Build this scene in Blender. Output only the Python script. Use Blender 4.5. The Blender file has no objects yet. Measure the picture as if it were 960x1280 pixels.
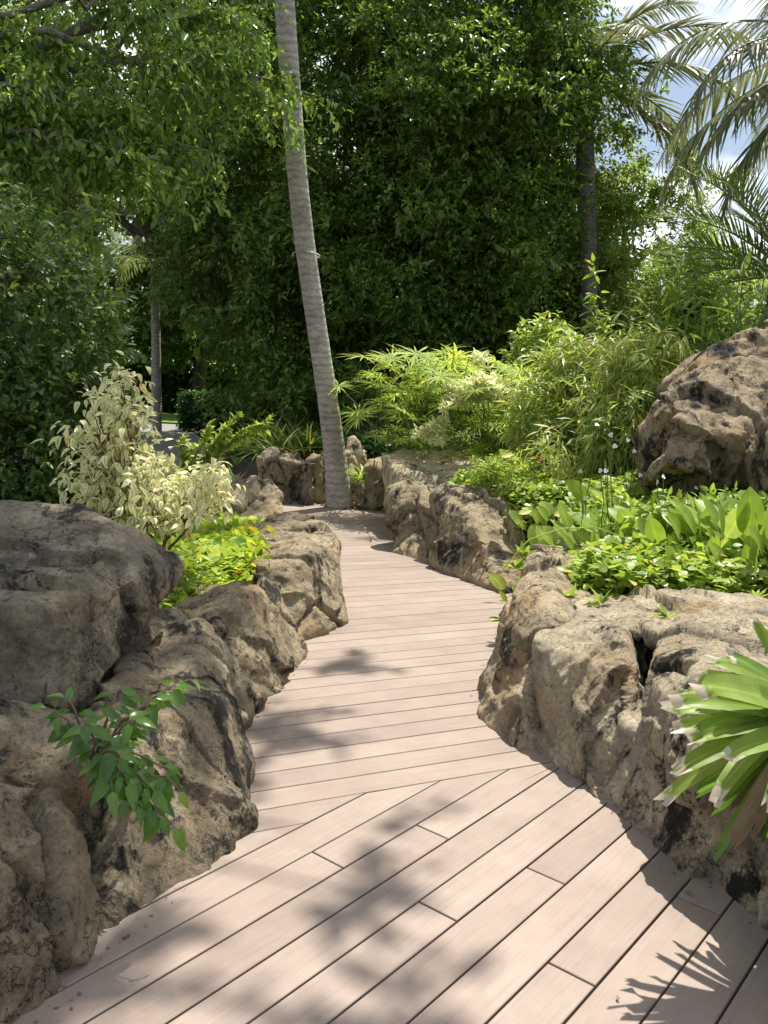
import bpy, bmesh, math, random
import numpy as np
from mathutils import Vector, Matrix, noise

S = bpy.context.scene
COL = S.collection
rng = np.random.default_rng(7)
PI = math.pi

# ------------------------------------------------------------------ camera geometry (used to work out real positions)
F, PT, H, ROLL = 1080.0, math.radians(8.36), 1.57, math.radians(2.65)

def ray(px, py):
    x, y = px - 480, 640 - py
    c, s = math.cos(ROLL), math.sin(ROLL)
    x, y = c*x - s*y, s*x + c*y
    return x, F*math.cos(PT) + y*math.sin(PT), -F*math.sin(PT) + y*math.cos(PT)

def at(px, py, z=0.0):
    d = ray(px, py); t = (z - H)/d[2]
    return (d[0]*t, d[1]*t, z)

def P(px, py, Y):
    d = ray(px, py); t = Y/d[1]
    return (d[0]*t, Y, H + d[2]*t)

# ------------------------------------------------------------------ objects and custom properties
def tag(o, label=None, cat=None, group=None, kind=None):
    if label: o['label'] = label
    if cat: o['category'] = cat
    if group: o['group'] = group
    if kind: o['kind'] = kind
    return o

def thing(name, label, cat, loc=(0, 0, 0), group=None):
    o = bpy.data.objects.new(name, None)
    o.empty_display_size = .1
    COL.objects.link(o); o.location = loc
    return tag(o, label, cat, group)

def link(name, me, mat, parent=None, smooth=False):
    o = bpy.data.objects.new(name, me)
    COL.objects.link(o)
    if mat:
        me.materials.clear(); me.materials.append(mat)
    me.polygons.foreach_set('use_smooth', np.full(len(me.polygons), bool(smooth)))
    if parent:
        o.parent = parent
        o.matrix_parent_inverse = Matrix.Translation(-Vector(world_loc(parent)))
    return o

def world_loc(o):
    p = Vector(o.location)
    while o.parent:
        return (0, 0, 0)
    return p

def norm(v):
    return v/np.maximum(np.linalg.norm(v, axis=-1, keepdims=True), 1e-9)

class MB:
    """collects vertices, faces (tris or quads) and a uv per vertex; builds one mesh object"""
    def __init__(s):
        s.v, s.f3, s.f4, s.uv, s.n = [], [], [], [], 0
    def add(s, v, f, uv=None):
        v = np.asarray(v, float).reshape(-1, 3); f = np.asarray(f, int)
        if len(v) == 0: return
        s.v.append(v)
        s.uv.append(np.zeros((len(v), 2)) if uv is None else uv)
        (s.f3 if f.shape[1] == 3 else s.f4).append(f + s.n)
        s.n += len(v)
    def build(s, name, mat, parent=None, smooth=None):
        if smooth is None: smooth = name not in ('boardwalk_path', 'post', 'beam', 'roof', 'wall')
        v = np.concatenate(s.v); uv = np.concatenate(s.uv)
        f3 = np.concatenate(s.f3) if s.f3 else np.zeros((0, 3), int)
        f4 = np.concatenate(s.f4) if s.f4 else np.zeros((0, 4), int)
        loops = np.concatenate([f3.ravel(), f4.ravel()])
        me = bpy.data.meshes.new(name)
        me.vertices.add(len(v)); me.vertices.foreach_set('co', v.ravel())
        me.loops.add(len(loops)); me.loops.foreach_set('vertex_index', loops)
        me.polygons.add(len(f3) + len(f4))
        st = np.concatenate([np.arange(len(f3))*3, len(f3)*3 + np.arange(len(f4))*4])
        me.polygons.foreach_set('loop_start', st)
        l = me.uv_layers.new(name='UVMap')
        l.data.foreach_set('uv', uv[loops].ravel())
        me.update(calc_edges=True)
        return link(name, me, mat, parent, smooth)

    # --- shapes
    def tube(s, pts, rad, sides=8, cap=True):
        pts = np.asarray(pts, float); n = len(pts)
        rad = np.broadcast_to(np.asarray(rad, float), (n,))
        t = np.gradient(pts, axis=0); t = norm(t)
        ref = np.array([0, 0, 1.]) if abs(t[0][2]) < .9 else np.array([1., 0, 0])
        a = norm(np.cross(t, ref)); b = np.cross(t, a)
        ang = np.arange(sides)*2*PI/sides
        ring = a[:, None, :]*np.cos(ang)[None, :, None] + b[:, None, :]*np.sin(ang)[None, :, None]
        v = pts[:, None, :] + ring*rad[:, None, None]
        uv = np.stack(np.broadcast_arrays(np.arange(n)[:, None]/max(n-1, 1), ang[None, :]/(2*PI)), -1).reshape(-1, 2)
        i = np.arange(n-1)[:, None]*sides; j = np.arange(sides)[None, :]; k = (j+1) % sides
        f = np.stack([i+j, i+k, i+sides+k, i+sides+j], -1).reshape(-1, 4)
        s.add(v.reshape(-1, 3), f, uv)
    def leaves(s, T, org, d, up, sc, wsc=1.0):
        tv, tf, tuv = T
        org = np.asarray(org, float); N = len(org)
        if N == 0: return
        x = norm(np.asarray(d, float)); y = norm(np.cross(up, x)); z = np.cross(x, y)
        sc = np.broadcast_to(np.asarray(sc, float), (N,)); wsc = np.broadcast_to(np.asarray(wsc, float), (N,))
        L = tv[None]*sc[:, None, None]*np.stack([np.ones(N), wsc, np.ones(N)], -1)[:, None, :]
        v = org[:, None, :] + L[..., 0:1]*x[:, None] + L[..., 1:2]*y[:, None] + L[..., 2:3]*z[:, None]
        k = len(tv)
        f = (tf[None] + (np.arange(N)*k)[:, None, None]).reshape(-1, tf.shape[1])
        s.add(v.reshape(-1, 3), f, np.tile(tuv, (N, 1)))
    def box(s, a, b):
        x0, y0, z0 = a; x1, y1, z1 = b
        v = [(x0,y0,z0),(x1,y0,z0),(x1,y1,z0),(x0,y1,z0),(x0,y0,z1),(x1,y0,z1),(x1,y1,z1),(x0,y1,z1)]
        s.add(v, [(0,3,2,1),(4,5,6,7),(0,1,5,4),(1,2,6,5),(2,3,7,6),(3,0,4,7)])

# ------------------------------------------------------------------ leaf templates (unit length along +x)
def T_rhomb(w=.45, fold=.08, droop=.12):
    v = np.array([(0,0,0),(.42,w/2,fold),(1,0,-droop),(.42,-w/2,fold)], float)
    return v, np.array([(0,2,1),(0,3,2)]), np.array([(0,.5),(.42,1),(1,.5),(.42,0)], float)

def T_strip(w=.1, droop=.3, segs=5, fold=.25, wid=None, curl=1.6):
    """blade of 2*segs quads, a fold along its midrib, bending down towards the tip"""
    u = np.linspace(0, 1, segs+1)
    wid = wid or (lambda t: (math.sin(PI*min(1, .08+t*.92))**.6))
    v, uv = [], []
    for t in u:
        ww = w/2*wid(t); zz = -droop*t**curl; xx = t*(1 - .35*droop*droop*t)
        v += [(xx, -ww, zz+fold*ww), (xx, 0, zz), (xx, ww, zz+fold*ww)]
        uv += [(t, 0), (t, .5), (t, 1)]
    f = []
    for i in range(segs):
        a = i*3
        f += [(a, a+3, a+4, a+1), (a+1, a+4, a+5, a+2)]
    return np.array(v), np.array(f), np.array(uv)

def oval(t):   # broad leaf with a drawn-out tip
    return max(0.02, math.sin(PI*min(1, t**.75))**.75*(1 - .25*t))
def lance(t):
    return max(0.03, math.sin(PI*min(1, t**.85))**.8)
def strap(t):
    return min(1, .45+t*2)*(1 if t < .7 else max(.05, (1-t)/.3)**.6)
def torn(t):
    return min(1, .5+t*2)*(1 if t < .85 else .75)

RH = T_rhomb(); RHN = T_rhomb(.28, .05, .2); RHW = T_rhomb(.6, .1, .1)
OVALR = T_strip(.75, .2, 4, .2, lambda t: max(.05, math.sin(PI*min(1, t**.8))**.6))
OVAL = T_strip(.5, .25, 5, .3, oval); OVALD = T_strip(.5, .55, 5, .35, oval)

def sn(p, f=1.0, ph=0.0):
    """cheap smooth pseudo noise of positions, about -1..1"""
    x, y, z = (p*f).T
    return (np.sin(x*1.7+ph+1.3*np.sin(y*1.1+ph)) + np.sin(y*2.1+1.7*ph+1.1*np.sin(z*1.3)) + np.sin(z*1.9-ph+1.2*np.sin(x*1.5+2*ph)))/3

def rdir(n):
    return norm(rng.normal(size=(n, 3)))

def crown(mb, lobes, n, T, leaf, per=8, twig=.22, shell=.55, gap=-.35, gf=1.6, droop=.25, up=.2, rough=.22, ph=0., front=None, zmin=None, keep=None, clump=0., nclump=0):
    """sprays of leaves spread through the outer volume of several lobes; lobes: (centre, radii)"""
    ar = np.array([r[0]*r[1]+r[1]*r[2]+r[0]*r[2] for c, r in lobes]); ar = ar/ar.sum()
    k = rng.choice(len(lobes), size=n, p=ar)
    C = np.array([c for c, r in lobes], float)[k]; R = np.array([r for c, r in lobes], float)[k]
    u = rdir(n)
    if front is not None:     # fewer sprays on the far side
        m = (u[:, 1] < .35) | (rng.random(n) < front); u, C, R = u[m], C[m], R[m]
    bump = 1 + rough*sn(u*2.2 + C, 1.6, ph) + rough*.5*sn(u*5+C, 1.7, ph+2)
    r = (1 - shell*rng.random(len(u))**1.6)*bump
    p = C + u*R*r[:, None]
    m = sn(p, gf, ph+1) > gap
    if zmin is not None: m &= p[:, 2] > zmin
    if keep is not None: m &= keep(p)
    p, u = p[m], u[m]
    if clump:      # gather the sprays into tufts with hollows between them
        K = min(len(p), nclump or max(20, len(p)//28)); cc, cu = p[:K], u[:K]
        kk = rng.integers(0, K, size=len(p)); cs = clump*(.6+.8*rng.random(K))[kk]
        v = norm(rng.normal(size=p.shape) + cu[kk]*.5 + np.array([0, 0, .5]))
        p2 = cc[kk] + v*(cs*rng.random(len(p))**.4)[:, None]*np.array([1, 1, .7])
        m = rng.random(len(p)) < .80
        p = np.where(m[:, None], p2, p); u = np.where(m[:, None], v, u)
        if zmin is not None: p[:, 2] = np.maximum(p[:, 2], zmin)
    ax = norm(u*np.array([1, 1, .5]) + .8*rng.normal(size=u.shape) + np.array([0, 0, up]))
    sc = leaf*(.75+.5*rng.random(len(p)))
    for j in range(per):
        t = j/(per-1)
        side = norm(np.cross(ax, rdir(len(p))))
        bend = np.array([0, 0, -1.])*(droop*t*t)*twig
        o = p + ax*(t-.4)*twig + bend
        d = norm(ax*.55 + side*(1-.5*t) + np.array([0, 0, -droop]))
        upv = norm(np.array([0, -.15, 1.]) + .42*rng.normal(size=o.shape))
        mb.leaves(T, o, d, upv, sc*(.8+.4*rng.random(len(p))))

# ------------------------------------------------------------------ materials
def newmat(name):
    m = bpy.data.materials.new(name); m.use_nodes = True
    nt = m.node_tree; nt.nodes.clear()
    return m, nt, nt.nodes, nt.links

def N_(nodes, t, **kw):
    n = nodes.new(t)
    for k, v in kw.items():
        if k in n.inputs.keys() if isinstance(k, str) else False: n.inputs[k].default_value = v
        else: setattr(n, k, v)
    return n

def ramp(nodes, stops, interp='LINEAR'):
    r = nodes.new('ShaderNodeValToRGB'); r.color_ramp.interpolation = interp
    e = r.color_ramp.elements
    while len(e) > 1: e.remove(e[0])
    e[0].position = stops[0][0]; e[0].color = (*stops[0][1], 1)
    for p, c in stops[1:]:
        q = e.new(p); q.color = (*c, 1)
    return r

def leaf_mat(name, cols, trans=.4, rough=.4, spec=.5, vari=None, tipdead=None, bright=1.35):
    """cols: a few leaf colours, one picked for each leaf; the light shining through is a yellower green"""
    m, nt, nd, lk = newmat(name)
    geo = nd.new('ShaderNodeNewGeometry')
    st = [(i/max(1, len(cols)-1), c) for i, c in enumerate(cols)]
    if len(cols) > 2: st = [(p_*.96, c) for p_, c in st] + [(.985, tuple(min(1, v) for v in (cols[-1][0]*1.5, cols[-1][1]*1.05, cols[-1][2])))]
    cr = ramp(nd, st); lk.new(geo.outputs['Random Per Island'], cr.inputs[0])
    col = cr.outputs[0]
    uv = nd.new('ShaderNodeUVMap'); sep = nd.new('ShaderNodeSeparateXYZ'); lk.new(uv.outputs[0], sep.inputs[0])
    tc = nd.new('ShaderNodeTexCoord')
    if vari:
        # green heart, pale margin
        ab = N_(nd, 'ShaderNodeMath', operation='SUBTRACT'); lk.new(sep.outputs[1], ab.inputs[0]); ab.inputs[1].default_value = .5
        a2 = N_(nd, 'ShaderNodeMath', operation='ABSOLUTE'); lk.new(ab.outputs[0], a2.inputs[0])
        nz = nd.new('ShaderNodeTexNoise'); nz.inputs['Scale'].default_value = 45; lk.new(tc.outputs['Object'], nz.inputs[0])
        ad = N_(nd, 'ShaderNodeMath', operation='MULTIPLY_ADD'); lk.new(nz.outputs[0], ad.inputs[0]); ad.inputs[1].default_value = .45; lk.new(a2.outputs[0], ad.inputs[2])
        vr = ramp(nd, [(.27, (0, 0, 0)), (.33, (1, 1, 1))]); lk.new(ad.outputs[0], vr.inputs[0])
        mx = N_(nd, 'ShaderNodeMix', data_type='RGBA'); lk.new(vr.outputs[0], mx.inputs[0])
        mx.inputs[6].default_value = (*vari, 1); lk.new(col, mx.inputs[7]); col = mx.outputs[2]
    mb1 = N_(nd, 'ShaderNodeMath', operation='SUBTRACT'); lk.new(sep.outputs[1], mb1.inputs[0]); mb1.inputs[1].default_value = .5
    mb2 = N_(nd, 'ShaderNodeMath', operation='ABSOLUTE'); lk.new(mb1.outputs[0], mb2.inputs[0])
    mr = ramp(nd, [(0, (1.35, 1.3, 1.25)), (.045, (1.2, 1.2, 1.15)), (.07, (1, 1, 1))]); lk.new(mb2.outputs[0], mr.inputs[0])
    n3 = nd.new('ShaderNodeTexNoise'); n3.inputs['Scale'].default_value = 14; n3.inputs['Detail'].default_value = 4; lk.new(tc.outputs['Object'], n3.inputs[0])
    r3 = ramp(nd, [(.3, (.78, .80, .78)), (.65, (1.1, 1.08, 1.0))]); lk.new(n3.outputs[0], r3.inputs[0])
    for src in (mr.outputs[0], r3.outputs[0]):
        q3 = N_(nd, 'ShaderNodeMix', data_type='RGBA', blend_type='MULTIPLY'); q3.inputs[0].default_value = 1
        lk.new(col, q3.inputs[6]); lk.new(src, q3.inputs[7]); col = q3.outputs[2]
    if tipdead:
        nz = nd.new('ShaderNodeTexNoise'); nz.inputs['Scale'].default_value = 30; lk.new(tc.outputs['Object'], nz.inputs[0])
        ad = N_(nd, 'ShaderNodeMath', operation='MULTIPLY_ADD'); lk.new(nz.outputs[0], ad.inputs[0]); ad.inputs[1].default_value = .30; lk.new(sep.outputs[0], ad.inputs[2])
        vr = ramp(nd, [(.95, (0, 0, 0)), (.99, (1, 1, 1))]); am = N_(nd, 'ShaderNodeMath', operation='SUBTRACT'); lk.new(ad.outputs[0], am.inputs[0]); am.inputs[1].default_value = .125; lk.new(am.outputs[0], vr.inputs[0])
        mx = N_(nd, 'ShaderNodeMix', data_type='RGBA'); lk.new(vr.outputs[0], mx.inputs[0]); lk.new(col, mx.inputs[6])
        mx.inputs[7].default_value = (*tipdead, 1); col = mx.outputs[2]
        # long veins
        wv = nd.new('ShaderNodeTexWave'); wv.bands_direction = 'Y'; wv.inputs['Scale'].default_value = 4.5; lk.new(uv.outputs[0], wv.inputs[0])
        wr = ramp(nd, [(0, (.9, .9, .9)), (1, (1.05, 1.05, 1.05))]); lk.new(wv.outputs[0], wr.inputs[0])
        mm = N_(nd, 'ShaderNodeMix', data_type='RGBA', blend_type='MULTIPLY'); mm.inputs[0].default_value = 1
        lk.new(col, mm.inputs[6]); lk.new(wr.outputs[0], mm.inputs[7]); col = mm.outputs[2]
    pb = nd.new('ShaderNodeBsdfPrincipled'); lk.new(col, pb.inputs['Base Color'])
    pb.inputs['Roughness'].default_value = rough; pb.inputs['Specular IOR Level'].default_value = spec
    tb = nd.new('ShaderNodeBsdfTranslucent')
    hs = nd.new('ShaderNodeHueSaturation'); hs.inputs['Hue'].default_value = .485; hs.inputs['Saturation'].default_value = 1.08; hs.inputs['Value'].default_value = bright*1.5
    lk.new(col, hs.inputs['Color']); lk.new(hs.outputs[0], tb.inputs[0])
    ms = nd.new('ShaderNodeMixShader'); ms.inputs[0].default_value = trans
    lk.new(pb.outputs[0], ms.inputs[1]); lk.new(tb.outputs[0], ms.inputs[2])
    out = nd.new('ShaderNodeOutputMaterial'); lk.new(ms.outputs[0], out.inputs[0])
    return m

def plain_mat(name, c1, c2, scale=8, rough=.8, bump=.3, dist=.01, stretch=(1, 1, 1), detail=6):
    m, nt, nd, lk = newmat(name)
    tc = nd.new('ShaderNodeTexCoord'); mp = nd.new('ShaderNodeMapping'); mp.inputs['Scale'].default_value = stretch
    lk.new(tc.outputs['Object'], mp.inputs[0])
    nz = nd.new('ShaderNodeTexNoise'); nz.inputs['Scale'].default_value = scale; nz.inputs['Detail'].default_value = detail; nz.inputs['Roughness'].default_value = .65
    lk.new(mp.outputs[0], nz.inputs[0])
    r = ramp(nd, [(.3, c1), (.7, c2)]); lk.new(nz.outputs[0], r.inputs[0])
    pb = nd.new('ShaderNodeBsdfPrincipled'); lk.new(r.outputs[0], pb.inputs['Base Color']); pb.inputs['Roughness'].default_value = rough
    pb.inputs['Specular IOR Level'].default_value = .3
    b = nd.new('ShaderNodeBump'); b.inputs['Strength'].default_value = bump; b.inputs['Distance'].default_value = dist
    lk.new(nz.outputs[0], b.inputs['Height']); lk.new(b.outputs[0], pb.inputs['Normal'])
    out = nd.new('ShaderNodeOutputMaterial'); lk.new(pb.outputs[0], out.inputs[0])
    return m

def rock_mat(name, base=(.27, .235, .19), warm=(.40, .27, .16), dark=(.055, .05, .042), pale=(.62, .58, .49), lichen=.5, warmth=.5, seed=0., fine=1.0):
    m, nt, nd, lk = newmat(name)
    tc = nd.new('ShaderNodeTexCoord'); mp = nd.new('ShaderNodeMapping')
    mp.inputs['Location'].default_value = (seed*3.1, seed*1.7, seed*2.3); lk.new(tc.outputs['Object'], mp.inputs[0])
    V = mp.outputs[0]
    def nz(scale, detail=8, rough=.6, dist=0., st=None):
        n = nd.new('ShaderNodeTexNoise'); n.inputs['Scale'].default_value = scale; n.inputs['Detail'].default_value = detail
        n.inputs['Roughness'].default_value = rough; n.inputs['Distortion'].default_value = dist
        if st:
            q = nd.new('ShaderNodeMapping'); q.inputs['Scale'].default_value = st; lk.new(V, q.inputs[0]); lk.new(q.outputs[0], n.inputs[0])
        else: lk.new(V, n.inputs[0])
        return n.outputs[0]
    def mix(fac, a, b, mode='MIX'):
        x = N_(nd, 'ShaderNodeMix', data_type='RGBA', blend_type=mode)
        if hasattr(fac, 'links'): lk.new(fac, x.inputs[0])
        else: x.inputs[0].default_value = fac
        for s_, i in ((a, 6), (b, 7)):
            if hasattr(s_, 'links'): lk.new(s_, x.inputs[i])
            else: x.inputs[i].default_value = (*s_, 1)
        return x.outputs[2]
    def rmp(src, a, b):
        r = ramp(nd, [(a, (0, 0, 0)), (b, (1, 1, 1))]); lk.new(src, r.inputs[0]); return r.outputs[0]
    b1 = ramp(nd, [(.32, tuple(c*.5 for c in base)), (.5, base), (.70, tuple(min(1, c*1.5) for c in base))]); lk.new(nz(5, 12, .68), b1.inputs[0])
    col = b1.outputs[0]
    col = mix(rmp(nz(2.3, 6, .55, .4), .62-.14*warmth, .74-.1*warmth), col, warm)
    # grain: dark specks everywhere
    g = nz(60*fine, 6, .75)
    gr = ramp(nd, [(.33, (.42, .40, .37)), (.44, (1.04, 1.03, 1.0)), (.66, (1.42, 1.40, 1.36))]); lk.new(g, gr.inputs[0])
    col = mix(1.0, col, gr.outputs[0], 'MULTIPLY')
    # dark weathering crust in streaks that run down
    ds = nz(3.6, 12, .76, .5, (1, 1, .7))
    col = mix(rmp(ds, .59-.15*lichen, .65-.14*lichen), col, dark)
    d2 = nz(13, 10, .78, .2, (1, 1, .7))
    col = mix(rmp(d2, .66-.16*lichen, .70-.14*lichen), col, tuple(c*1.6 for c in dark))
    # pale mineral and lichen stains
    ps = nz(6, 12, .8, .2, (1, 1, .6))
    col = mix(rmp(ps, .585, .64), col, pale)
    vc = nd.new('ShaderNodeTexVoronoi'); vc.feature = 'DISTANCE_TO_EDGE'; vc.inputs['Scale'].default_value = 2.6
    wc = nd.new('ShaderNodeTexNoise'); wc.inputs['Scale'].default_value = 2.2; wc.inputs['Detail'].default_value = 8; wc.inputs['Roughness'].default_value = .65; lk.new(V, wc.inputs[0])
    vm = N_(nd, 'ShaderNodeVectorMath', operation='MULTIPLY_ADD'); lk.new(wc.outputs[1], vm.inputs[0]); vm.inputs[1].default_value = (1.1, 1.1, 1.1); lk.new(V, vm.inputs[2]); lk.new(vm.outputs[0], vc.inputs['Vector'])
    ck = ramp(nd, [(.002, (1, 1, 1)), (.014, (0, 0, 0))]); lk.new(vc.outputs[0], ck.inputs[0])
    cm = N_(nd, 'ShaderNodeMath', operation='MULTIPLY'); lk.new(ck.outputs[0], cm.inputs[0]); lk.new(rmp(nz(1.7, 3, .5), .46, .56), cm.inputs[1])
    col = mix(cm.outputs[0], col, tuple(c*.8 for c in dark))
    pb = nd.new('ShaderNodeBsdfPrincipled'); lk.new(col, pb.inputs['Base Color'])
    pb.inputs['Roughness'].default_value = .88; pb.inputs['Specular IOR Level'].default_value = .25
    h1 = nz(16*fine, 14, .82); h2 = g
    vo = nd.new('ShaderNodeTexVoronoi'); vo.feature = 'DISTANCE_TO_EDGE'; vo.inputs['Scale'].default_value = 3.4
    wq = nd.new('ShaderNodeTexNoise'); wq.inputs['Scale'].default_value = 3; wq.inputs['Detail'].default_value = 5; lk.new(V, wq.inputs[0])
    va = N_(nd, 'ShaderNodeVectorMath', operation='MULTIPLY_ADD'); lk.new(wq.outputs[1], va.inputs[0]); va.inputs[1].default_value = (.9, .9, .9); lk.new(V, va.inputs[2])
    lk.new(va.outputs[0], vo.inputs['Vector'])
    cr = ramp(nd, [(0, (0, 0, 0)), (.025, (1, 1, 1))]); lk.new(vo.outputs[0], cr.inputs[0])
    a = N_(nd, 'ShaderNodeMath', operation='MULTIPLY_ADD'); lk.new(h2, a.inputs[0]); a.inputs[1].default_value = .45; lk.new(h1, a.inputs[2])
    a2 = N_(nd, 'ShaderNodeMath', operation='MULTIPLY_ADD'); lk.new(cm.outputs[0], a2.inputs[0]); a2.inputs[1].default_value = -.5; lk.new(a.outputs[0], a2.inputs[2])
    b = nd.new('ShaderNodeBump'); b.inputs['Strength'].default_value = 1.0; b.inputs['Distance'].default_value = .06
    lk.new(a2.outputs[0], b.inputs['Height']); lk.new(b.outputs[0], pb.inputs['Normal'])
    out = nd.new('ShaderNodeOutputMaterial'); lk.new(pb.outputs[0], out.inputs[0])
    return m

def deck_mat():
    m, nt, nd, lk = newmat('deck_board')
    geo = nd.new('ShaderNodeNewGeometry'); uv = nd.new('ShaderNodeUVMap')
    # shift the grain from board to board
    cmb = nd.new('ShaderNodeCombineXYZ')
    mu = N_(nd, 'ShaderNodeMath', operation='MULTIPLY'); lk.new(geo.outputs['Random Per Island'], mu.inputs[0]); mu.inputs[1].default_value = 37.
    lk.new(mu.outputs[0], cmb.inputs[0]); lk.new(mu.outputs[0], cmb.inputs[1])
    ad = N_(nd, 'ShaderNodeVectorMath', operation='ADD'); lk.new(uv.outputs[0], ad.inputs[0]); lk.new(cmb.outputs[0], ad.inputs[1])
    def nz(scale, st, detail=6, rough=.6, dist=0.):
        q = nd.new('ShaderNodeMapping'); q.inputs['Scale'].default_value = st; lk.new(ad.outputs[0], q.inputs[0])
        n = nd.new('ShaderNodeTexNoise'); n.inputs['Scale'].default_value = scale; n.inputs['Detail'].default_value = detail
        n.inputs['Roughness'].default_value = rough; n.inputs['Distortion'].default_value = dist; lk.new(q.outputs[0], n.inputs[0]); return n.outputs[0]
    base = ramp(nd, [(0, (.268, .212, .174)), (.3, (.318, .254, .208)), (.6, (.290, .229, .188)), (.85, (.332, .264, .216)), (1, (.300, .233, .190))]); lk.new(geo.outputs['Random Per Island'], base.inputs[0])
    g1 = nz(9, (.35, 9, 1), 8, .65, .2)
    r1 = ramp(nd, [(.25, (.84, .83, .82)), (.5, (1, 1, 1)), (.78, (1.08, 1.08, 1.08))]); lk.new(g1, r1.inputs[0])
    g2 = nz(2.6, (1, 1, 1), 8, .7)
    r2 = ramp(nd, [(.3, (.82, .81, .80)), (.6, (1.05, 1.05, 1.05))]); lk.new(g2, r2.inputs[0])
    def mul(a, b):
        x = N_(nd, 'ShaderNodeMix', data_type='RGBA', blend_type='MULTIPLY'); x.inputs[0].default_value = 1
        lk.new(a, x.inputs[6]); lk.new(b, x.inputs[7]); return x.outputs[2]
    col = mul(mul(base.outputs[0], r1.outputs[0]), r2.outputs[0])
    # a few scuffs
    g3 = nz(11, (.6, 1.6, 1), 4, .6)
    r3 = ramp(nd, [(.72, (0, 0, 0)), (.76, (1, 1, 1))]); lk.new(g3, r3.inputs[0])
    x = N_(nd, 'ShaderNodeMix', data_type='RGBA'); mfac = N_(nd, 'ShaderNodeMath', operation='MULTIPLY'); lk.new(r3.outputs[0], mfac.inputs[0]); mfac.inputs[1].default_value = .35
    lk.new(mfac.outputs[0], x.inputs[0]); lk.new(col, x.inputs[6]); x.inputs[7].default_value = (.5, .44, .38, 1)
    pb = nd.new('ShaderNodeBsdfPrincipled'); lk.new(x.outputs[2], pb.inputs['Base Color']); pb.inputs['Roughness'].default_value = .62
    pb.inputs['Specular IOR Level'].default_value = .35
    gf = nz(26, (.25, 14, 1), 3, .5)
    b = nd.new('ShaderNodeBump'); b.inputs['Strength'].default_value = .35; b.inputs['Distance'].default_value = .002
    lk.new(gf, b.inputs['Height']); lk.new(b.outputs[0], pb.inputs['Normal'])
    out = nd.new('ShaderNodeOutputMaterial'); lk.new(pb.outputs[0], out.inputs[0])
    return m

def palm_bark(name, c1, c2, rings=26.):
    m, nt, nd, lk = newmat(name)
    tc = nd.new('ShaderNodeTexCoord')
    wv = nd.new('ShaderNodeTexWave'); wv.bands_direction = 'Z'; wv.inputs['Scale'].default_value = rings/20*3.0; wv.inputs['Distortion'].default_value = 7.0
    wv.inputs['Detail'].default_value = 6; wv.inputs['Detail Scale'].default_value = 2.4; wv.inputs['Detail Roughness'].default_value = .7; lk.new(tc.outputs['Object'], wv.inputs[0])
    nz = nd.new('ShaderNodeTexNoise'); nz.inputs['Scale'].default_value = 9; nz.inputs['Detail'].default_value = 9; nz.inputs['Roughness'].default_value = .7
    q = nd.new('ShaderNodeMapping'); q.inputs['Scale'].default_value = (1, 1, 2.2); lk.new(tc.outputs['Object'], q.inputs[0]); lk.new(q.outputs[0], nz.inputs[0])
    n5 = nd.new('ShaderNodeTexNoise'); n5.inputs['Scale'].default_value = 2.2; n5.inputs['Detail'].default_value = 8; n5.inputs['Roughness'].default_value = .7; lk.new(tc.outputs['Object'], n5.inputs[0])
    m5 = N_(nd, 'ShaderNodeMath', operation='ADD'); lk.new(n5.outputs[0], m5.inputs[0]); lk.new(nz.outputs[0], m5.inputs[1]); m6 = N_(nd, 'ShaderNodeMath', operation='MULTIPLY'); lk.new(m5.outputs[0], m6.inputs[0]); m6.inputs[1].default_value = .5
    r = ramp(nd, [(.36, c1), (.5, tuple((a+b)/2 for a, b in zip(c1, c2))), (.62, c2)]); lk.new(m6.outputs[0], r.inputs[0])
    rw = ramp(nd, [(0, (.7, .68, .66)), (.25, (1, 1, 1)), (1, (1.05, 1.05, 1.05))]); lk.new(wv.outputs[0], rw.inputs[0])
    x = N_(nd, 'ShaderNodeMix', data_type='RGBA', blend_type='MULTIPLY'); x.inputs[0].default_value = 1
    lk.new(r.outputs[0], x.inputs[6]); lk.new(rw.outputs[0], x.inputs[7])
    pb = nd.new('ShaderNodeBsdfPrincipled'); lk.new(x.outputs[2], pb.inputs['Base Color']); pb.inputs['Roughness'].default_value = .9
    pb.inputs['Specular IOR Level'].default_value = .2
    a = N_(nd, 'ShaderNodeMath', operation='MULTIPLY_ADD'); lk.new(nz.outputs[0], a.inputs[0]); a.inputs[1].default_value = .8; lk.new(wv.outputs[0], a.inputs[2])
    b = nd.new('ShaderNodeBump'); b.inputs['Strength'].default_value = .5; b.inputs['Distance'].default_value = .012
    lk.new(a.outputs[0], b.inputs['Height']); lk.new(b.outputs[0], pb.inputs['Normal'])
    out = nd.new('ShaderNodeOutputMaterial'); lk.new(pb.outputs[0], out.inputs[0])
    return m

M = {}
M['deck'] = deck_mat()
M['soil'] = plain_mat('garden_soil', (.035, .026, .018), (.10, .075, .05), 14, .95, .6, .02)
M['asphalt'] = plain_mat('path_paving', (.20, .19, .175), (.30, .285, .265), 22, .85, .3, .004)
M['lawn'] = plain_mat('lawn_green', (.10, .22, .03), (.17, .33, .05), 30, .9, .5, .02)
M['bark'] = plain_mat('grey_bark', (.10, .085, .07), (.26, .24, .21), 9, .9, .5, .02, (1, 1, .4))
M['darkbark'] = plain_mat('dark_bark', (.05, .04, .03), (.12, .10, .08), 9, .9, .5, .02, (1, 1, .4))
M['twig'] = plain_mat('green_stem', (.07, .11, .03), (.14, .19, .06), 12, .6, .1, .002)
M['twigb'] = plain_mat('brown_stem', (.12, .085, .05), (.22, .16, .10), 12, .8, .2, .002)
M['coco'] = palm_bark('coconut_trunk', (.27, .245, .225), (.58, .54, .50))
M['cocod'] = palm_bark('grey_palm_trunk', (.10, .09, .085), (.22, .20, .185))
M['plaster'] = plain_mat('cream_plaster', (.50, .40, .24), (.62, .5, .32), 4, .8, .1, .003)
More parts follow.
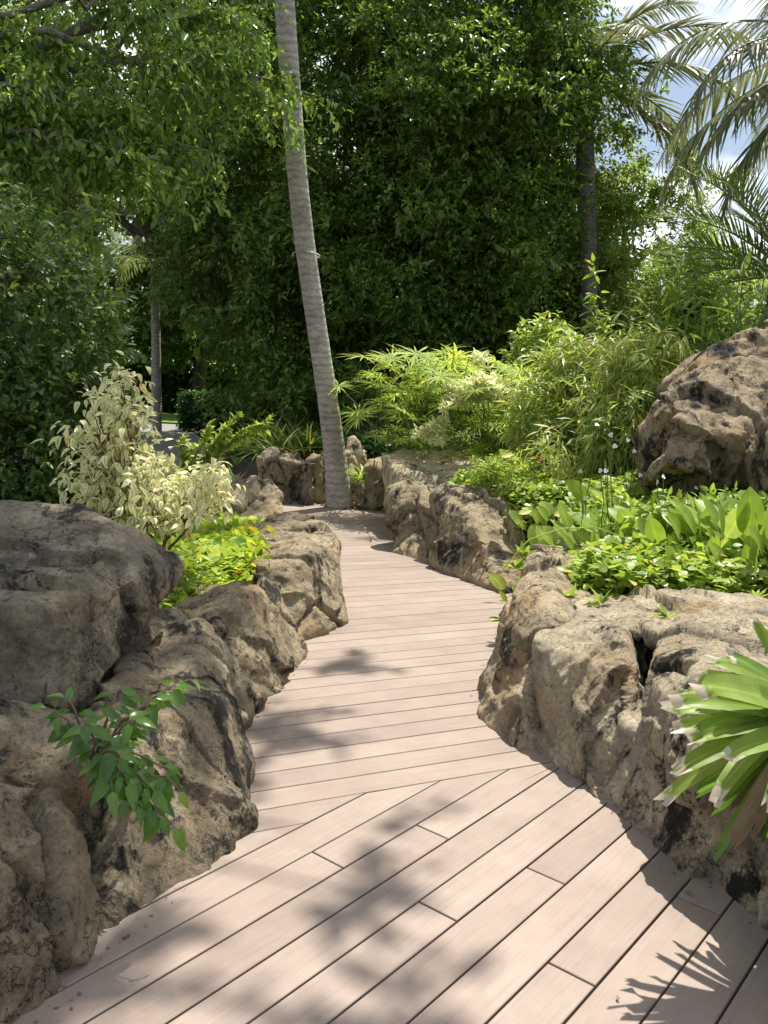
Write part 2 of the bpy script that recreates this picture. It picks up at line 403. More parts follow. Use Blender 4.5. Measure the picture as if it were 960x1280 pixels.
M['rooftile'] = plain_mat('brown_roof', (.10, .075, .06), (.2, .15, .12), 12, .8, .3, .01)
M['roofred'] = plain_mat('red_roof_tile', (.42, .13, .08), (.6, .22, .14), 12, .8, .3, .01)
M['white'] = plain_mat('white_petal', (.78, .78, .74), (.86, .86, .84), 12, .6, .05, .001)
M['wire'] = plain_mat('white_cable_tie', (.6, .6, .58), (.75, .75, .72), 12, .4, .05, .001)
M['deadleaf'] = leaf_mat('dry_leaf', [(.14, .10, .06), (.28, .21, .14), (.20, .15, .10)], .2, .8, .2)
G = leaf_mat
M['ficus'] = G('ficus_leaf', [(.08, .16, .035), (.15, .26, .05), (.31, .43, .11), (.07, .13, .028)], .42, .28, .6)  # brightest green raised in the colour itself to suggest sunlit glints
M['dense'] = G('dense_tree_leaf', [(.055, .11, .02), (.09, .17, .03), (.21, .31, .065), (.045, .085, .016)], .36, .38, .5)  # brightest green stands in for leaves catching the sun
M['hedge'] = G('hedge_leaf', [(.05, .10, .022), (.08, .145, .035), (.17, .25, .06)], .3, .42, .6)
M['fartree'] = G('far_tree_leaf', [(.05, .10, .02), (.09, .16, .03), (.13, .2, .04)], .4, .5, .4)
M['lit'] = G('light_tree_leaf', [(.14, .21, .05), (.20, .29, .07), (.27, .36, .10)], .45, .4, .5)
M['varieg'] = G('variegated_leaf', [(.70, .70, .34), (.80, .77, .48), (.70, .71, .38)], .40, .4, .4, vari=(.24, .34, .12), bright=.8)
M['cream'] = G('cream_plume', [(.74, .80, .52), (.80, .82, .56), (.66, .74, .42)], .5, .6, .2, bright=.8)
M['sword'] = G('sword_leaf', [(.19, .31, .05), (.28, .41, .07), (.38, .50, .12), (.23, .36, .06)], .45, .42, .4, bright=1.0)
M['creeper'] = G('creeper_leaf', [(.17, .28, .045), (.27, .39, .07), (.38, .47, .11)], .45, .4, .5, bright=1.0)
M['lime'] = G('lime_leaf', [(.20, .34, .05), (.34, .48, .07), (.50, .56, .10)], .45, .5, .3, bright=.85)
M['papyrus'] = G('papyrus_blade', [(.27, .40, .07), (.38, .50, .11), (.48, .57, .18)], .48, .6, .25, bright=1.0)
M['bamboo'] = G('narrow_leaf', [(.20, .30, .05), (.27, .38, .08), (.38, .46, .13), (.50, .50, .22)], .48, .4, .5, bright=1.0)
M['ginger'] = G('lance_leaf', [(.09, .17, .03), (.14, .23, .045), (.20, .29, .07)], .42, .45, .4)
M['frond'] = G('palm_frond', [(.09, .14, .04), (.14, .19, .065), (.19, .23, .09)], .3, .4, .5)
M['frondgrey'] = G('grey_palm_frond', [(.10, .14, .06), (.15, .18, .08), (.22, .22, .11)], .3, .4, .5, bright=1.0)
M['date'] = G('date_frond', [(.08, .14, .03), (.13, .19, .05), (.18, .24, .07)], .3, .4, .5)
M['lily'] = G('lily_leaf', [(.13, .24, .03), (.21, .32, .05), (.33, .42, .09)], .38, .45, .4, tipdead=(.62, .55, .44), bright=1.0)
M['sprig'] = G('sprig_leaf', [(.06, .145, .022), (.09, .20, .03), (.14, .27, .045)], .42, .22, .6)
M['grassy'] = G('grass_blade', [(.06, .11, .02), (.10, .16, .03), (.17, .20, .05)], .4, .5, .4)
M['yellow'] = G('yellow_leaf', [(.5, .48, .08), (.6, .55, .12), (.45, .5, .1)], .4, .5, .3, bright=.8)
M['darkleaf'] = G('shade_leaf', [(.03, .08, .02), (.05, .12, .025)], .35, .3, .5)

# ------------------------------------------------------------------ terrain, deck, path
LEFT = [(-1.0, .6), (-.86, 1.7), (-.78, 2.1), (-.62, 2.5), (-.55, 3.1), (-.66, 3.7), (-.58, 4.2), (-.52, 4.8), (-.62, 5.1), (-.3, 5.7), (-.5, 7.0), (-.6, 7.9), (-1.2, 8.7), (-2.0, 9.3), (-2.2, 11.0)]
RIGHT = [(1.55, .6), (1.4, 1.7), (1.3, 2.3), (1.12, 2.8), (.98, 3.2), (.78, 3.6), (.66, 3.9), (.62, 4.4), (.8, 5.2), (1.1, 6.3), (1.05, 6.8), (.62, 7.5), (.22, 8.2), (.25, 9.5), (.3, 11.0)]
def interp(poly, y):
    for (x0, y0), (x1, y1) in zip(poly, poly[1:]):
        if y0 <= y <= y1: return x0 + (x1-x0)*(y-y0)/(y1-y0)
    return poly[0][0] if y < poly[0][1] else poly[-1][0]
OUT = LEFT + RIGHT[::-1]
PATH = [(-1.9, 9.0), (-3.4, 10.6), (-5.6, 17), (-8.6, 27), (-10.4, 33), (-13, 42), (-11.2, 42), (-8.6, 33), (-6.2, 27), (-3.5, 18), (-2.1, 12.4), (-1.2, 11.02), (-2.17, 10.98)]

def seg_dist(p, poly):
    a = np.array(poly, float); b = np.roll(a, -1, axis=0)
    d = b - a; pa = p[:, None, :] - a[None]
    t = np.clip((pa*d).sum(-1)/np.maximum((d*d).sum(-1), 1e-9), 0, 1)
    dist = np.linalg.norm(pa - t[..., None]*d[None], axis=-1).min(1)
    x, y = p[:, 0:1], p[:, 1:2]
    c = ((a[None, :, 1] > y) != (b[None, :, 1] > y))
    xi = a[None, :, 0] + (y - a[None, :, 1])*(d[None, :, 0])/np.where(np.abs(d[None, :, 1]) < 1e-9, 1e-9, d[None, :, 1])
    inside = (c & (x < xi)).sum(1) % 2 == 1
    return np.where(inside, -dist, dist)

def ground_h(p):
    d = np.minimum(seg_dist(p, OUT), seg_dist(p, PATH))
    x, y = p.T
    s = np.clip((d-.10)/.45, 0, 1); s = s*s*(3-2*s)
    right = .38 + .03*np.clip(y-4.4, 0, 4) + np.clip(x-1.5, 0, 2.5)*(.06+.11*np.clip(y-4.8, 0, 2))
    left = np.full_like(x, .34)
    hb = np.where(x > .0, right, left)
    hb = np.where((y > 10.8) & (x > -1.6), .30 + .12*np.clip(x, 0, 4), hb)
    fade = np.clip((20-y)/6, 0, 1)
    hb = hb*fade
    hb = np.where((x < -1.6) & (y > 9), .12*fade, hb)
    return -.13 + s*(hb+.11) + .02*sn(np.stack([x, y, y*0], -1), 3.0)

def gz(x, y):
    return float(ground_h(np.array([[x, y]], float))[0])

xs = np.concatenate([np.linspace(-160, -14, 14)[:-1], np.linspace(-14, -5, 30)[:-1], np.linspace(-5, 6, 120)[:-1], np.linspace(6, 14, 24)[:-1], np.linspace(14, 160, 14)])
ys = np.concatenate([np.linspace(-30, -1, 10)[:-1], np.linspace(-1, 13, 150)[:-1], np.linspace(13, 45, 64)[:-1], np.linspace(45, 320, 14)])
gx, gy = np.meshgrid(xs, ys)
gp = np.stack([gx.ravel(), gy.ravel()], -1)
gv = np.column_stack([gp, ground_h(gp)])
nx = len(xs); ii = (np.arange(len(ys)-1)[:, None]*nx + np.arange(nx-1)[None, :]).ravel()
mb = MB(); mb.add(gv, np.stack([ii, ii+1, ii+nx+1, ii+nx], -1))
tag(mb.build('ground', M['soil'], None, True), kind='structure')

# deck boards
A51, A24 = math.radians(51.0), math.radians(24.6)
def frame2(ang): return np.array([math.cos(ang), math.sin(ang)]), np.array([-math.sin(ang), math.cos(ang)])
uL, nL = frame2(A51); uF, nF = frame2(A24)
def lo(px, py, n): return float(np.dot(at(px, py)[:2], n))
PITCH = .1455
offL = lo(637, 960.8, nL); offF = (lo(321.7, 1013, nF)+lo(638, 961, nF))/2
offZ = offL + 2*PITCH     # the board edge left of which the last short board runs
def clip(poly, n, c, keep_ge=True):
    out = []
    for i in range(len(poly)):
        a, b = poly[i], poly[(i+1) % len(poly)]
        da, db = np.dot(a, n)-c, np.dot(b, n)-c
        if not keep_ge: da, db = -da, -db
        if da >= 0: out.append(a)
        if da*db < 0: out.append(a + (b-a)*(da/(da-db)))
    return out
deck = MB()
def board(poly, u, n, gap=.0034):
    """prism with a small chamfer round its top; uv follows the grain"""
    if len(poly) < 3: return
    pts = np.array(poly)
    c = pts.mean(0)
    area = 0.5*abs(np.dot(pts[:, 0], np.roll(pts[:, 1], -1)) - np.dot(pts[:, 1], np.roll(pts[:, 0], -1)))
    if area < 1e-4: return
    def inset(pp, d):
        k = len(pp); res = []
        s = np.sign(sum(pp[i][0]*pp[(i+1) % k][1]-pp[(i+1) % k][0]*pp[i][1] for i in range(k)))
        for i in range(k):
            p0, p1, p2 = pp[i-1], pp[i], pp[(i+1) % k]
            e1 = norm(p1-p0); e2 = norm(p2-p1)
            n1 = np.array([-e1[1], e1[0]])*s; n2 = np.array([-e2[1], e2[0]])*s
            b = n1+n2; l = max(.35, np.dot(b, b)/2)
            res.append(p1 + b*d/l)
        return np.array(res)
    o = inset(pts, gap); t = inset(pts, gap+.002)
    if np.sign(sum(pts[i][0]*pts[(i+1) % len(pts)][1]-pts[(i+1) % len(pts)][0]*pts[i][1] for i in range(len(pts)))) < 0:
        o = o[::-1]; t = t[::-1]
    k = len(o)
    dz = rng.normal()*.0006
    rings = [np.column_stack([t, np.full(k, dz)]), np.column_stack([o, np.full(k, dz-.002)]), np.column_stack([o, np.full(k, -.026)])]
    v = np.concatenate(rings + [rings[0].mean(0)[None]])
    uv = np.stack([v[:, :2]@u, v[:, :2]@n], -1)
    i = np.arange(k); j = (i+1) % k
    q = np.concatenate([np.stack([k*r+i, k*(r+1)+i, k*(r+1)+j, k*r+j], -1) for r in range(2)])
    tri = np.stack([i, j, np.full(k, 3*k)], -1)
    b0 = deck.n
    deck.v.append(v); deck.uv.append(uv); deck.f4.append(q+b0); deck.f3.append(tri+b0); deck.n += len(v)

joints = [(683, 1095), (715, 1218), (541, 1040), (395, 1067), (547, 1139)]
jl = {}
for px, py in joints:
    a = np.array(at(px, py)[:2]); k = math.floor((a@nL - offL)/PITCH); jl.setdefault(k, []).append(a@uL)
def strip(u, n, off, k, jts, reg):
    c0, c1 = off+k*PITCH, off+(k+1)*PITCH
    # extent of the outline along this strip
    ts = []
    for c in (c0, (c0+c1)/2, c1):
        line = []
        for a, b in zip(OUT, OUT[1:]+OUT[:1]):
            a = np.array(a); b = np.array(b); da, db = a@n-c, b@n-c
            if da*db < 0: line.append(float((a+(b-a)*da/(da-db))@u))
        ts += line
    if len(ts) < 2: return
    t0, t1 = min(ts), max(ts)
    cuts = [t0] + sorted(j for j in jts if t0 < j < t1) + [t1]
    for a, b in zip(cuts, cuts[1:]):
        poly = [u*a+n*c0, u*b+n*c0, u*b+n*c1, u*a+n*c1]
        for pl in reg(poly): board(pl, u, n)
def regF(k):
    def f(poly):
        if k >= 0: return [poly]
        return [clip(poly, nL, offZ, True)]
    return f
for k in range(-1, 62): strip(uF, nF, offF, k, [], regF(k))
def regL(k):
    def f(poly):
        q = clip(poly, nF, offF, False)
        if k >= 2: q = clip(poly, nF, offF-PITCH, False)
        return [q]
    return f
for k in range(-16, 9):
    j = jl.get(k)
    if j is None:
        j = [ (k*1.37) % 2.2 + 1.2 + i*2.6 for i in range(-1, 3)] if k < -6 or k > 5 else []
    strip(uL, nL, offL, k, j, regL(k))
tag(deck.build('boardwalk_path', M['deck']), kind='structure')

def sheet(name, poly, z, mat, ztop=None):
    me = bpy.data.meshes.new(name); bm = bmesh.new()
    f = bm.faces.new([bm.verts.new((x, y, z)) for x, y in poly]); bmesh.ops.triangulate(bm, faces=[f]); bm.to_mesh(me); bm.free()
    return tag(link(name, me, mat), kind='structure')
sheet('garden_path', PATH, -.02, M['asphalt'])
sheet('lawn', [(-8.3, 28.5), (-8.62, 33), (-11.1, 42), (-4, 42), (-4, 28.5)], .03, M['lawn'])
sheet('side_lawn', [(-9.6, 30), (-10.6, 33), (-13.3, 42), (-22, 44), (-20, 30)], .03, M['lawn'])

# ------------------------------------------------------------------ rocks
def make_rock(name, label, cat, lobes, vox, mat, seed=0, rough=1.0, smooth=6, crack=1.0, flute=1.0, group=None):
    bm = bmesh.new()
    for pts in lobes:
        b2 = bmesh.new()
        for p in pts: b2.verts.new(p)
        r = bmesh.ops.convex_hull(b2, input=b2.verts)
        bmesh.ops.delete(b2, geom=[g for g in r['geom_interior'] if isinstance(g, bmesh.types.BMVert)], context='VERTS')
        tmp = bpy.data.meshes.new('t'); b2.to_mesh(tmp); b2.free(); bm.from_mesh(tmp); bpy.data.meshes.remove(tmp)
    me = bpy.data.meshes.new(name); bmesh.ops.recalc_face_normals(bm, faces=bm.faces); bm.to_mesh(me); bm.free()
    ob = bpy.data.objects.new('tmp', me); COL.objects.link(ob)
    m = ob.modifiers.new('r', 'REMESH'); m.mode = 'VOXEL'; m.voxel_size = vox; m.adaptivity = 0
    s = ob.modifiers.new('s', 'SMOOTH'); s.factor = .6; s.iterations = max(1, int(smooth*.006/vox))
    dg = bpy.context.evaluated_depsgraph_get()
    me2 = bpy.data.meshes.new_from_object(ob.evaluated_get(dg))
    bpy.data.objects.remove(ob); bpy.data.meshes.remove(me)
    nv = len(me2.vertices)
    co = np.empty(nv*3); me2.vertices.foreach_get('co', co); co = co.reshape(-1, 3)
    no = np.array([v.normal[:] for v in me2.vertices])
    off = Vector((seed*7.31, seed*3.77, seed*5.13))
    dsp = np.empty(nv)
    hn, vor, fr = noise.noise, noise.voronoi, noise.fractal
    def chip(q):
        """tilted facets: every Voronoi cell leans its own way, which leaves sharp broken edges between them"""
        d, pt = vor(q)
        f = pt[0]; h = math.sin(f.x*12.9898+f.y*78.233+f.z*37.719)*43758.5453
        a = (h-math.floor(h))*6.2832; b = (h*7.13-math.floor(h*7.13))*2-1
        v = q-f
        return v.x*math.cos(a)+v.y*math.sin(a)+v.z*b, d[1]-d[0], (h*3.7-math.floor(h*3.7))-.5
    for i in range(nv):
        p = Vector(co[i]) + off
        w = Vector((hn(p*1.7), hn(p*1.7+Vector((5, 1, 2))), hn(p*1.7+Vector((2, 7, 3)))))
        w2 = Vector((hn(p*6), hn(p*6+Vector((5, 1, 2))), hn(p*6+Vector((2, 7, 3)))))
        q = p + w*.16 + w2*.035
        a = fr(p*1.5, 1.0, 2.1, 3)*.06
        c1, e1, h1 = chip(Vector((q.x*1.55, q.y*1.55, q.z*.95)))
        a += c1*.115*flute + h1*.035 + .018
        c2, e2, h2 = chip(Vector((q.x*4.2+3, q.y*4.2, q.z*2.4)))
        a += c2*.034*flute + h2*.008
        c3, e3, h3 = chip(Vector((q.x*12+3, q.y*12, q.z*9)))
        a += c3*.010*flute
        m = hn(p*1.3+Vector((9, 2, 4)))
        if m > -.25 and e1 < .05: a -= (1-e1/.05)*.05*crack*min(1, (m+.25)*5)
        k = hn(Vector((q.x*3.1, q.y*3.1, q.z*1.7))+Vector((3, 3, 3)))
        if k > .34: a -= (k-.34)*.07*crack
        g = fr(Vector((q.x*6, q.y*6, q.z*5)), .7, 2.1, 5)
        a += (abs(g)-.25)*-.022
        a += fr(p*22, .6, 2.1, 3)*.006
        dsp[i] = a*rough
    co = co + no*dsp[:, None]
    me2.vertices.foreach_set('co', co.ravel()); me2.update()
    me2.name = name
    o = link(name, me2, mat, None, True)
    return tag(o, label, cat, group)

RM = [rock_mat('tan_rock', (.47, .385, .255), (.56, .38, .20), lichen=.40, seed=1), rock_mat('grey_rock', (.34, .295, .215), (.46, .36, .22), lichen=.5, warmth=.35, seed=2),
      rock_mat('warm_rock', (.55, .45, .30), (.58, .38, .20), lichen=.3, warmth=.8, seed=3),
      rock_mat('orange_rock', (.42, .335, .22), (.50, .34, .19), lichen=.5, warmth=.6, seed=4),
      rock_mat('pale_rock', (.60, .51, .36), (.58, .42, .25), lichen=.25, warmth=.5, seed=5)]
BL = [P(0, 645, 3.5), P(45, 637, 3.6), P(100, 634, 3.6), P(150, 655, 3.5), P(205, 682, 3.55), P(233, 703, 3.6), P(222, 735, 3.55), P(188, 785, 3.4), P(140, 845, 3.05), P(107, 893, 2.85), P(60, 885, 2.8),
      P(0, 890, 2.8), P(90, 745, 2.95), P(0, 755, 2.85), P(150, 735, 3.15), (-2.3, 3.2, .95), (-2.4, 3.0, .45), (-2.2, 4.1, .9), (-1.4, 4.2, .75), (-1.05, 3.95, .65), (-1.3, 3.8, .4)]
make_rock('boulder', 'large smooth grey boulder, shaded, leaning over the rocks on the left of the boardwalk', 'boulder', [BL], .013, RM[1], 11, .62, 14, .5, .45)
make_rock('rock', 'low dark stone wedged between the boulder and the left deck-edge rocks', 'rock', [[(-1.5, 2.9, .1), (-.8, 3.2, .1), (-.8, 4.4, .1), (-1.6, 4.3, .1), (-1.4, 3.1, .42), (-.95, 3.4, .42), (-.95, 4.1, .42), (-1.4, 4.1, .44)]], .02, RM[1], 20, .8, 4, 1, 1, 'rocks lining the boardwalk')
R1a = [P(108, 955, 2.5), P(60, 905, 2.75), P(0, 893, 2.85), (-2.1, 2.7, .55), (-2.1, 3.4, .2), (-.85, 3.0, .2), (-.85, 2.6, -.1), (-1.9, 2.2, -.1)]
R1b = [P(98, 1015, 2.25), P(60, 985, 2.3), P(0, 990, 2.2), (-1.9, 2.1, .5), (-1.9, 1.2, .35), (-1.15, 1.45, .25), (-.86, 1.7, -.15), (-.78, 1.98, -.15), (-.74, 2.12, -.15), (-1.9, 1.2, -.15), (-1.9, 2.6, -.1), P(120, 1130, 2.2)]
make_rock('rock', 'tan rock with a bulging sunlit top in the near left corner, under the boulder', 'rock', [R1a, R1b], .011, RM[0], 21, .8, 7, 1.2, .55, 'rocks lining the boardwalk')
R2a = [P(128, 940, 2.65), P(185, 905, 2.75), P(245, 880, 2.95), P(286, 872, 3.25), P(311, 955, 3.08), P(300, 1030, 2.85), P(262, 1085, 2.62), P(225, 1115, 2.5), P(150, 1185, 2.2), P(120, 1200, 2.15),
       (-.80, 2.2, -.15), (-.64, 2.5, -.15), (-.55, 3.05, -.15), (-.6, 3.6, -.15), P(300, 900, 3.6), (-1.3, 3.6, .35), (-1.4, 2.5, .3)]
R2b = [P(150, 850, 3.2), P(200, 800, 3.6), P(255, 778, 3.75), P(272, 830, 3.6), P(290, 880, 3.45), P(220, 880, 3.1), (-1.4, 3.2, .3), (-.7, 3.7, -.1), (-1.3, 3.9, .2)]
make_rock('rock', 'dark stained rock with a flat vertical face, carrying the leafy sprig, near left', 'rock', [R2a, R2b], .012, rock_mat('stained_rock', (.40, .33, .225), (.52, .36, .20), lichen=.65, warmth=.5, seed=7), 22, .8, 7, 1.2, .6, 'rocks lining the boardwalk')
R3a = [P(262, 790, 3.85), P(300, 900, 3.72), P(207, 748, 4.3), P(250, 722, 4.65), P(300, 722, 4.55), P(324, 748, 4.35), P(330, 800, 4.2), P(330, 870, 4.0), P(302, 905, 3.75), P(272, 800, 3.9), P(290, 740, 4.2), (-.72, 3.75, -.15), (-.62, 4.1, -.15), (-1.3, 4.4, .2), (-1.2, 4.9, .3), (-.8, 5.0, .1)]
R3b = [P(325, 700, 5.1), P(345, 725, 5.0), P(358, 775, 4.9), P(376, 818, 4.8), P(362, 848, 4.45), P(335, 878, 4.12), P(325, 800, 4.3), (-.8, 5.2, .3), (-.5, 4.8, -.12), (-.6, 4.2, -.12), (-.75, 5.3, -.1)]
make_rock('rock', 'fluted rock with an upright orange-tan panel, third along the left deck edge', 'rock', [R3a, R3b], .014, RM[0], 23, .85, 5, 1.0, .8, 'rocks lining the boardwalk')
R4 = [P(345, 652, 6.6), P(303, 690, 5.9), P(395, 653, 6.5), P(425, 672, 6.0), P(430, 700, 5.75), P(434, 775, 5.55), P(368, 800, 5.1), P(325, 760, 5.2), P(318, 720, 5.5), P(390, 690, 5.55), (-.25, 5.62, -.12), (-.55, 5.12, -.12), (-1.0, 5.8, -.1), (-1.2, 6.8, .1), (-.5, 7.3, 0), (-.36, 6.4, -.1), P(330, 660, 6.6)]
R4b = [P(322, 650, 6.7), P(355, 640, 6.8), P(392, 646, 6.7), P(292, 680, 6.3), (-.6, 7.3, .0), (-1.2, 6.9, 0), (-1.2, 6.4, .1)]
make_rock('rock', 'blocky rock with flat sunlit top and hollowed front where the deck narrows on the left', 'rock', [R4, R4b], .015, RM[0], 24, .85, 5, 1.1, .7, 'rocks lining the boardwalk')
make_rock('rock', 'small rounded tan rock beyond the pale variegated shrub, by the far deck end', 'rock', [[P(275, 603, 8.1), P(300, 591, 8.2), P(342, 593, 8.2), P(354, 618, 8.0), P(350, 650, 7.9), P(262, 650, 7.8), P(300, 668, 7.6), (-1.6, 8.7, 0), (-1.0, 8.6, 0), (-1.5, 7.6, 0), (-1.0, 7.7, 0)]], .022, RM[2], 25, .9, 4, 1, 1, 'rocks lining the boardwalk')
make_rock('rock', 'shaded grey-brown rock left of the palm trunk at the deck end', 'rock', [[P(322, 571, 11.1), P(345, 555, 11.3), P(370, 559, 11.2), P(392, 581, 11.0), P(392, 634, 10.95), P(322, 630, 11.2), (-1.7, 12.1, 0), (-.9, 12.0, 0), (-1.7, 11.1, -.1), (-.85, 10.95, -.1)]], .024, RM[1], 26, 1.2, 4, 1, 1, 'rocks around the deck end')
make_rock('rock', 'small brown rock tucked behind the palm trunk at the deck end', 'rock', [[P(388, 576, 11.4), P(405, 565, 11.5), P(440, 566, 11.5), P(455, 591, 11.3), P(455, 632, 11.2), (-.9, 11.2, -.1), (-.3, 11.15, -.1), (-.9, 12, 0), (-.2, 12, 0)]], .024, RM[0], 27, 1.1, 4, 1, 1, 'rocks around the deck end')
make_rock('rock', 'pale rounded stone perched behind the palm trunk, right side', 'rock', [[P(434, 566, 11.7), P(440, 551, 11.9), P(458, 551, 11.9), P(465, 571, 11.7), P(462, 601, 11.6), P(436, 601, 11.6), (-.5, 12.4, .2), (0, 12.4, .2), (-.4, 11.8, 0), (-.1, 11.8, 0)]], .024, RM[4], 28, 1.0, 4, 1, 1, 'rocks around the deck end')
make_rock('rock', 'dark brown rock with a ragged face between the palm and the pale flat rock', 'rock', [[P(460, 586, 11.0), P(475, 568, 11.2), P(500, 571, 11.0), P(508, 591, 10.7), P(505, 640, 10.6), P(462, 634, 10.9), (-.2, 11.8, 0), (.4, 11.8, 0), (.1, 10.75, -.1), (.35, 10.6, -.1)]], .022, RM[0], 29, 1.3, 4, 1, 1, 'rocks around the deck end')
R9 = [P(478, 569, 9.9), P(500, 561, 10.2), P(560, 559, 10.3), P(610, 569, 10.0), P(612, 591, 9.2), P(497, 591, 9.0), P(492, 640, 8.9), (.15, 8.75, -.1), (1.1, 8.6, 0), (1.4, 10.0, 0), (.1, 10.6, 0), (.1, 9.8, 0), (.9, 10.6, .2)]
make_rock('rock', 'low rock with a broad pale flat top on the far right bend of the deck', 'rock', [R9], .022, RM[4], 30, .6, 4, .8, .5, 'rocks around the deck end')
R10a = [P(497, 620, 8.5), P(520, 611, 8.7), P(545, 622, 8.3), P(548, 700, 7.7), P(492, 690, 8.1), P(520, 700, 7.85), (.12, 8.2, -.1), (.5, 7.6, -.1), (.9, 8.6, 0), (.3, 8.9, 0)]
R10b = [P(545, 618, 8.0), P(580, 608, 8.0), P(612, 614, 7.9), P(640, 632, 7.6), P(660, 660, 7.2), P(655, 720, 6.8), P(628, 738, 6.65), P(575, 720, 7.1), P(552, 705, 7.45), P(590, 650, 7.3), (1.05, 6.7, -.1), (.7, 7.15, -.1), (1.6, 7.4, .2), (1.5, 8.3, .3), (.7, 8.5, .2)]
make_rock('rock', 'tall fluted rock streaked orange and black, standing where the deck curves on the right', 'rock', [R10a, R10b], .016, RM[0], 31, 1.0, 4, 1.3, 1.0, 'rocks lining the boardwalk')
R11 = [P(648, 722, 4.75), P(690, 712, 5.0), P(735, 745, 4.6), P(640, 745, 4.5), P(622, 780, 4.4), P(604, 840, 4.3), P(596, 862, 4.4), P(612, 905, 3.95), P(640, 935, 3.66), P(662, 930, 3.72), P(668, 800, 3.95), P(690, 770, 4.0), (.6, 4.45, -.12), (.63, 3.9, -.12), (.75, 3.65, -.12), (1.3, 4.0, .1), (1.3, 5.2, .3), (.9, 5.2, .2)]
make_rock('rock', 'upright pitted tan rock forming the left flank of the big right-hand rock wall', 'rock', [R11], .012, RM[2], 32, .8, 7, .9, .7, 'rocks lining the boardwalk')
R12a = [P(667, 800, 3.85), P(690, 775, 4.0), P(740, 768, 3.9), P(775, 790, 3.65), P(785, 850, 3.4), P(770, 950, 3.2), P(720, 960, 3.4), P(675, 900, 3.72), P(665, 850, 3.8), (.9, 4.5, .4), (1.4, 4.3, .4), (1.2, 3.5, .1)]
R12b = [P(810, 845, 3.2), P(860, 820, 3.15), P(930, 850, 2.8), P(975, 900, 2.55), P(985, 1000, 2.4), P(900, 1000, 2.6), P(830, 960, 2.95), P(808, 900, 3.15), P(850, 770, 3.7), (1.9, 3.2, .6), (1.6, 3.8, .6), (2.0, 2.6, .4)]
R12c = [P(668, 925, 3.72), P(760, 1000, 3.22), P(830, 1066, 2.86), P(915, 1128, 2.56), P(968, 1150, 2.42), P(700, 850, 3.7), P(800, 930, 3.2), P(900, 980, 2.8), (.74, 3.68, -.15), (.99, 3.2, -.15), (1.12, 2.82, -.15), (1.28, 2.5, -.15), (1.5, 2.3, -.15), (2.2, 2.5, .3), (2.2, 4.2, .3), (1.0, 4.4, .1)]
R12d = [P(700, 760, 4.2), P(740, 742, 4.5), P(800, 745, 4.4), P(930, 742, 4.3), P(1000, 752, 4.2), P(980, 800, 3.6), P(860, 800, 3.5), P(760, 790, 3.8), (2.4, 3.6, .6), (2.4, 4.6, .3), (1.0, 4.7, .2)]
make_rock('rock', 'huge cream-topped rock with deep dark hollows in its shaded face, right of the boardwalk', 'rock', [R12a, R12b, R12c, R12d], .012, rock_mat('cream_rock', (.60, .51, .36), (.58, .41, .23), lichen=.3, warmth=.5, seed=9), 33, .8, 8, 1.0, .55, 'rocks lining the boardwalk')
make_rock('rock', 'dark rough rock in the near right corner below the striped strap-leaf plant', 'rock', [[(1.22, 2.3, -.15), (1.17, 2.0, -.15), (1.12, 1.6, -.15), (1.15, 1.2, -.15), (1.3, 2.3, .5), (1.27, 2.0, .42), (1.25, 1.6, .3), (1.3, 1.2, .3), (2, 1.2, .3), (2, 2.6, .55), (1.4, 2.55, .5), (2, 2.6, -.1)]], .012, RM[1], 34, .8, 5, 1, 1, 'rocks lining the boardwalk')
make_rock('stone', 'half-buried grey stone between creepers behind the upright pitted rock', 'stone', [[P(665, 690, 5.7), P(690, 672, 6.0), P(735, 680, 5.8), P(745, 715, 5.3), P(670, 720, 5.3), (1.0, 5.4, .2), (1.6, 5.4, .2), (1.1, 6.2, .3), (1.6, 6.2, .3)]], .02, RM[4], 35, .9, 4, 1, 1)
make_rock('stone', 'small dark stone at the creeper edge on top of the right rock', 'stone', [[P(765, 722, 4.95), P(800, 708, 5.1), P(835, 716, 5.0), P(838, 735, 4.75), P(770, 738, 4.75), (1.3, 4.8, .3), (1.8, 4.8, .3), (1.4, 5.3, .4), (1.8, 5.3, .4)]], .018, RM[1], 36, .7, 4, 1, 1)
# boulder on the bank
B1 = [P(827, 549, 6.2), P(842, 504, 6.3), P(872, 474, 6.6), P(922, 454, 6.6), P(1007, 464, 6.6), P(1022, 604, 6.2), P(872, 604, 6.0), P(828, 594, 6.1), (3.6, 7.6, 1.7), (2.1, 7.4, 1.3), (3.6, 7.4, .8), (2.1, 7.2, .8), P(922, 544, 5.9)]
B2 = [P(862, 469, 6.7), P(907, 432, 6.9), P(942, 421, 7.0), P(1022, 419, 7.0), P(1032, 484, 6.7), P(882, 489, 6.6), (3.7, 7.9, 1.7), (2.4, 7.8, 1.6)]
B3 = [P(828, 549, 5.9), P(857, 519, 5.95), P(884, 524, 5.95), P(872, 564, 5.8), P(834, 579, 5.8), P(892, 594, 5.8), (2.4, 6.5, .9), (1.9, 6.4, .9)]
B4 = [P(959, 519, 5.6), P(987, 504, 5.6), P(1022, 509, 5.6), P(1027, 614, 5.4), P(957, 604, 5.4), P(958, 564, 5.45), (3.1, 6.1, 1.2), (2.5, 6.1, 1.1), (2.5, 5.6, .8), (3.1, 5.6, .8)]
make_rock('boulder', 'great orange-brown boulder on the planted bank at the right edge', 'boulder', [B1, B2, B3, B4], .018, RM[3], 41, .85, 5, 1.2, 1.0)

# ------------------------------------------------------------------ trees
def limb(p0, p1, n=7, wob=.08, sag=0.):
    p0, p1 = np.array(p0, float), np.array(p1, float); t = np.linspace(0, 1, n)[:, None]
    L = np.linalg.norm(p1-p0)
    w = rng.normal(size=(n, 3))*wob*L*np.sin(PI*t)*.5
    return p0 + (p1-p0)*t + w + np.array([0, 0, -sag*L])*np.sin(PI*t)

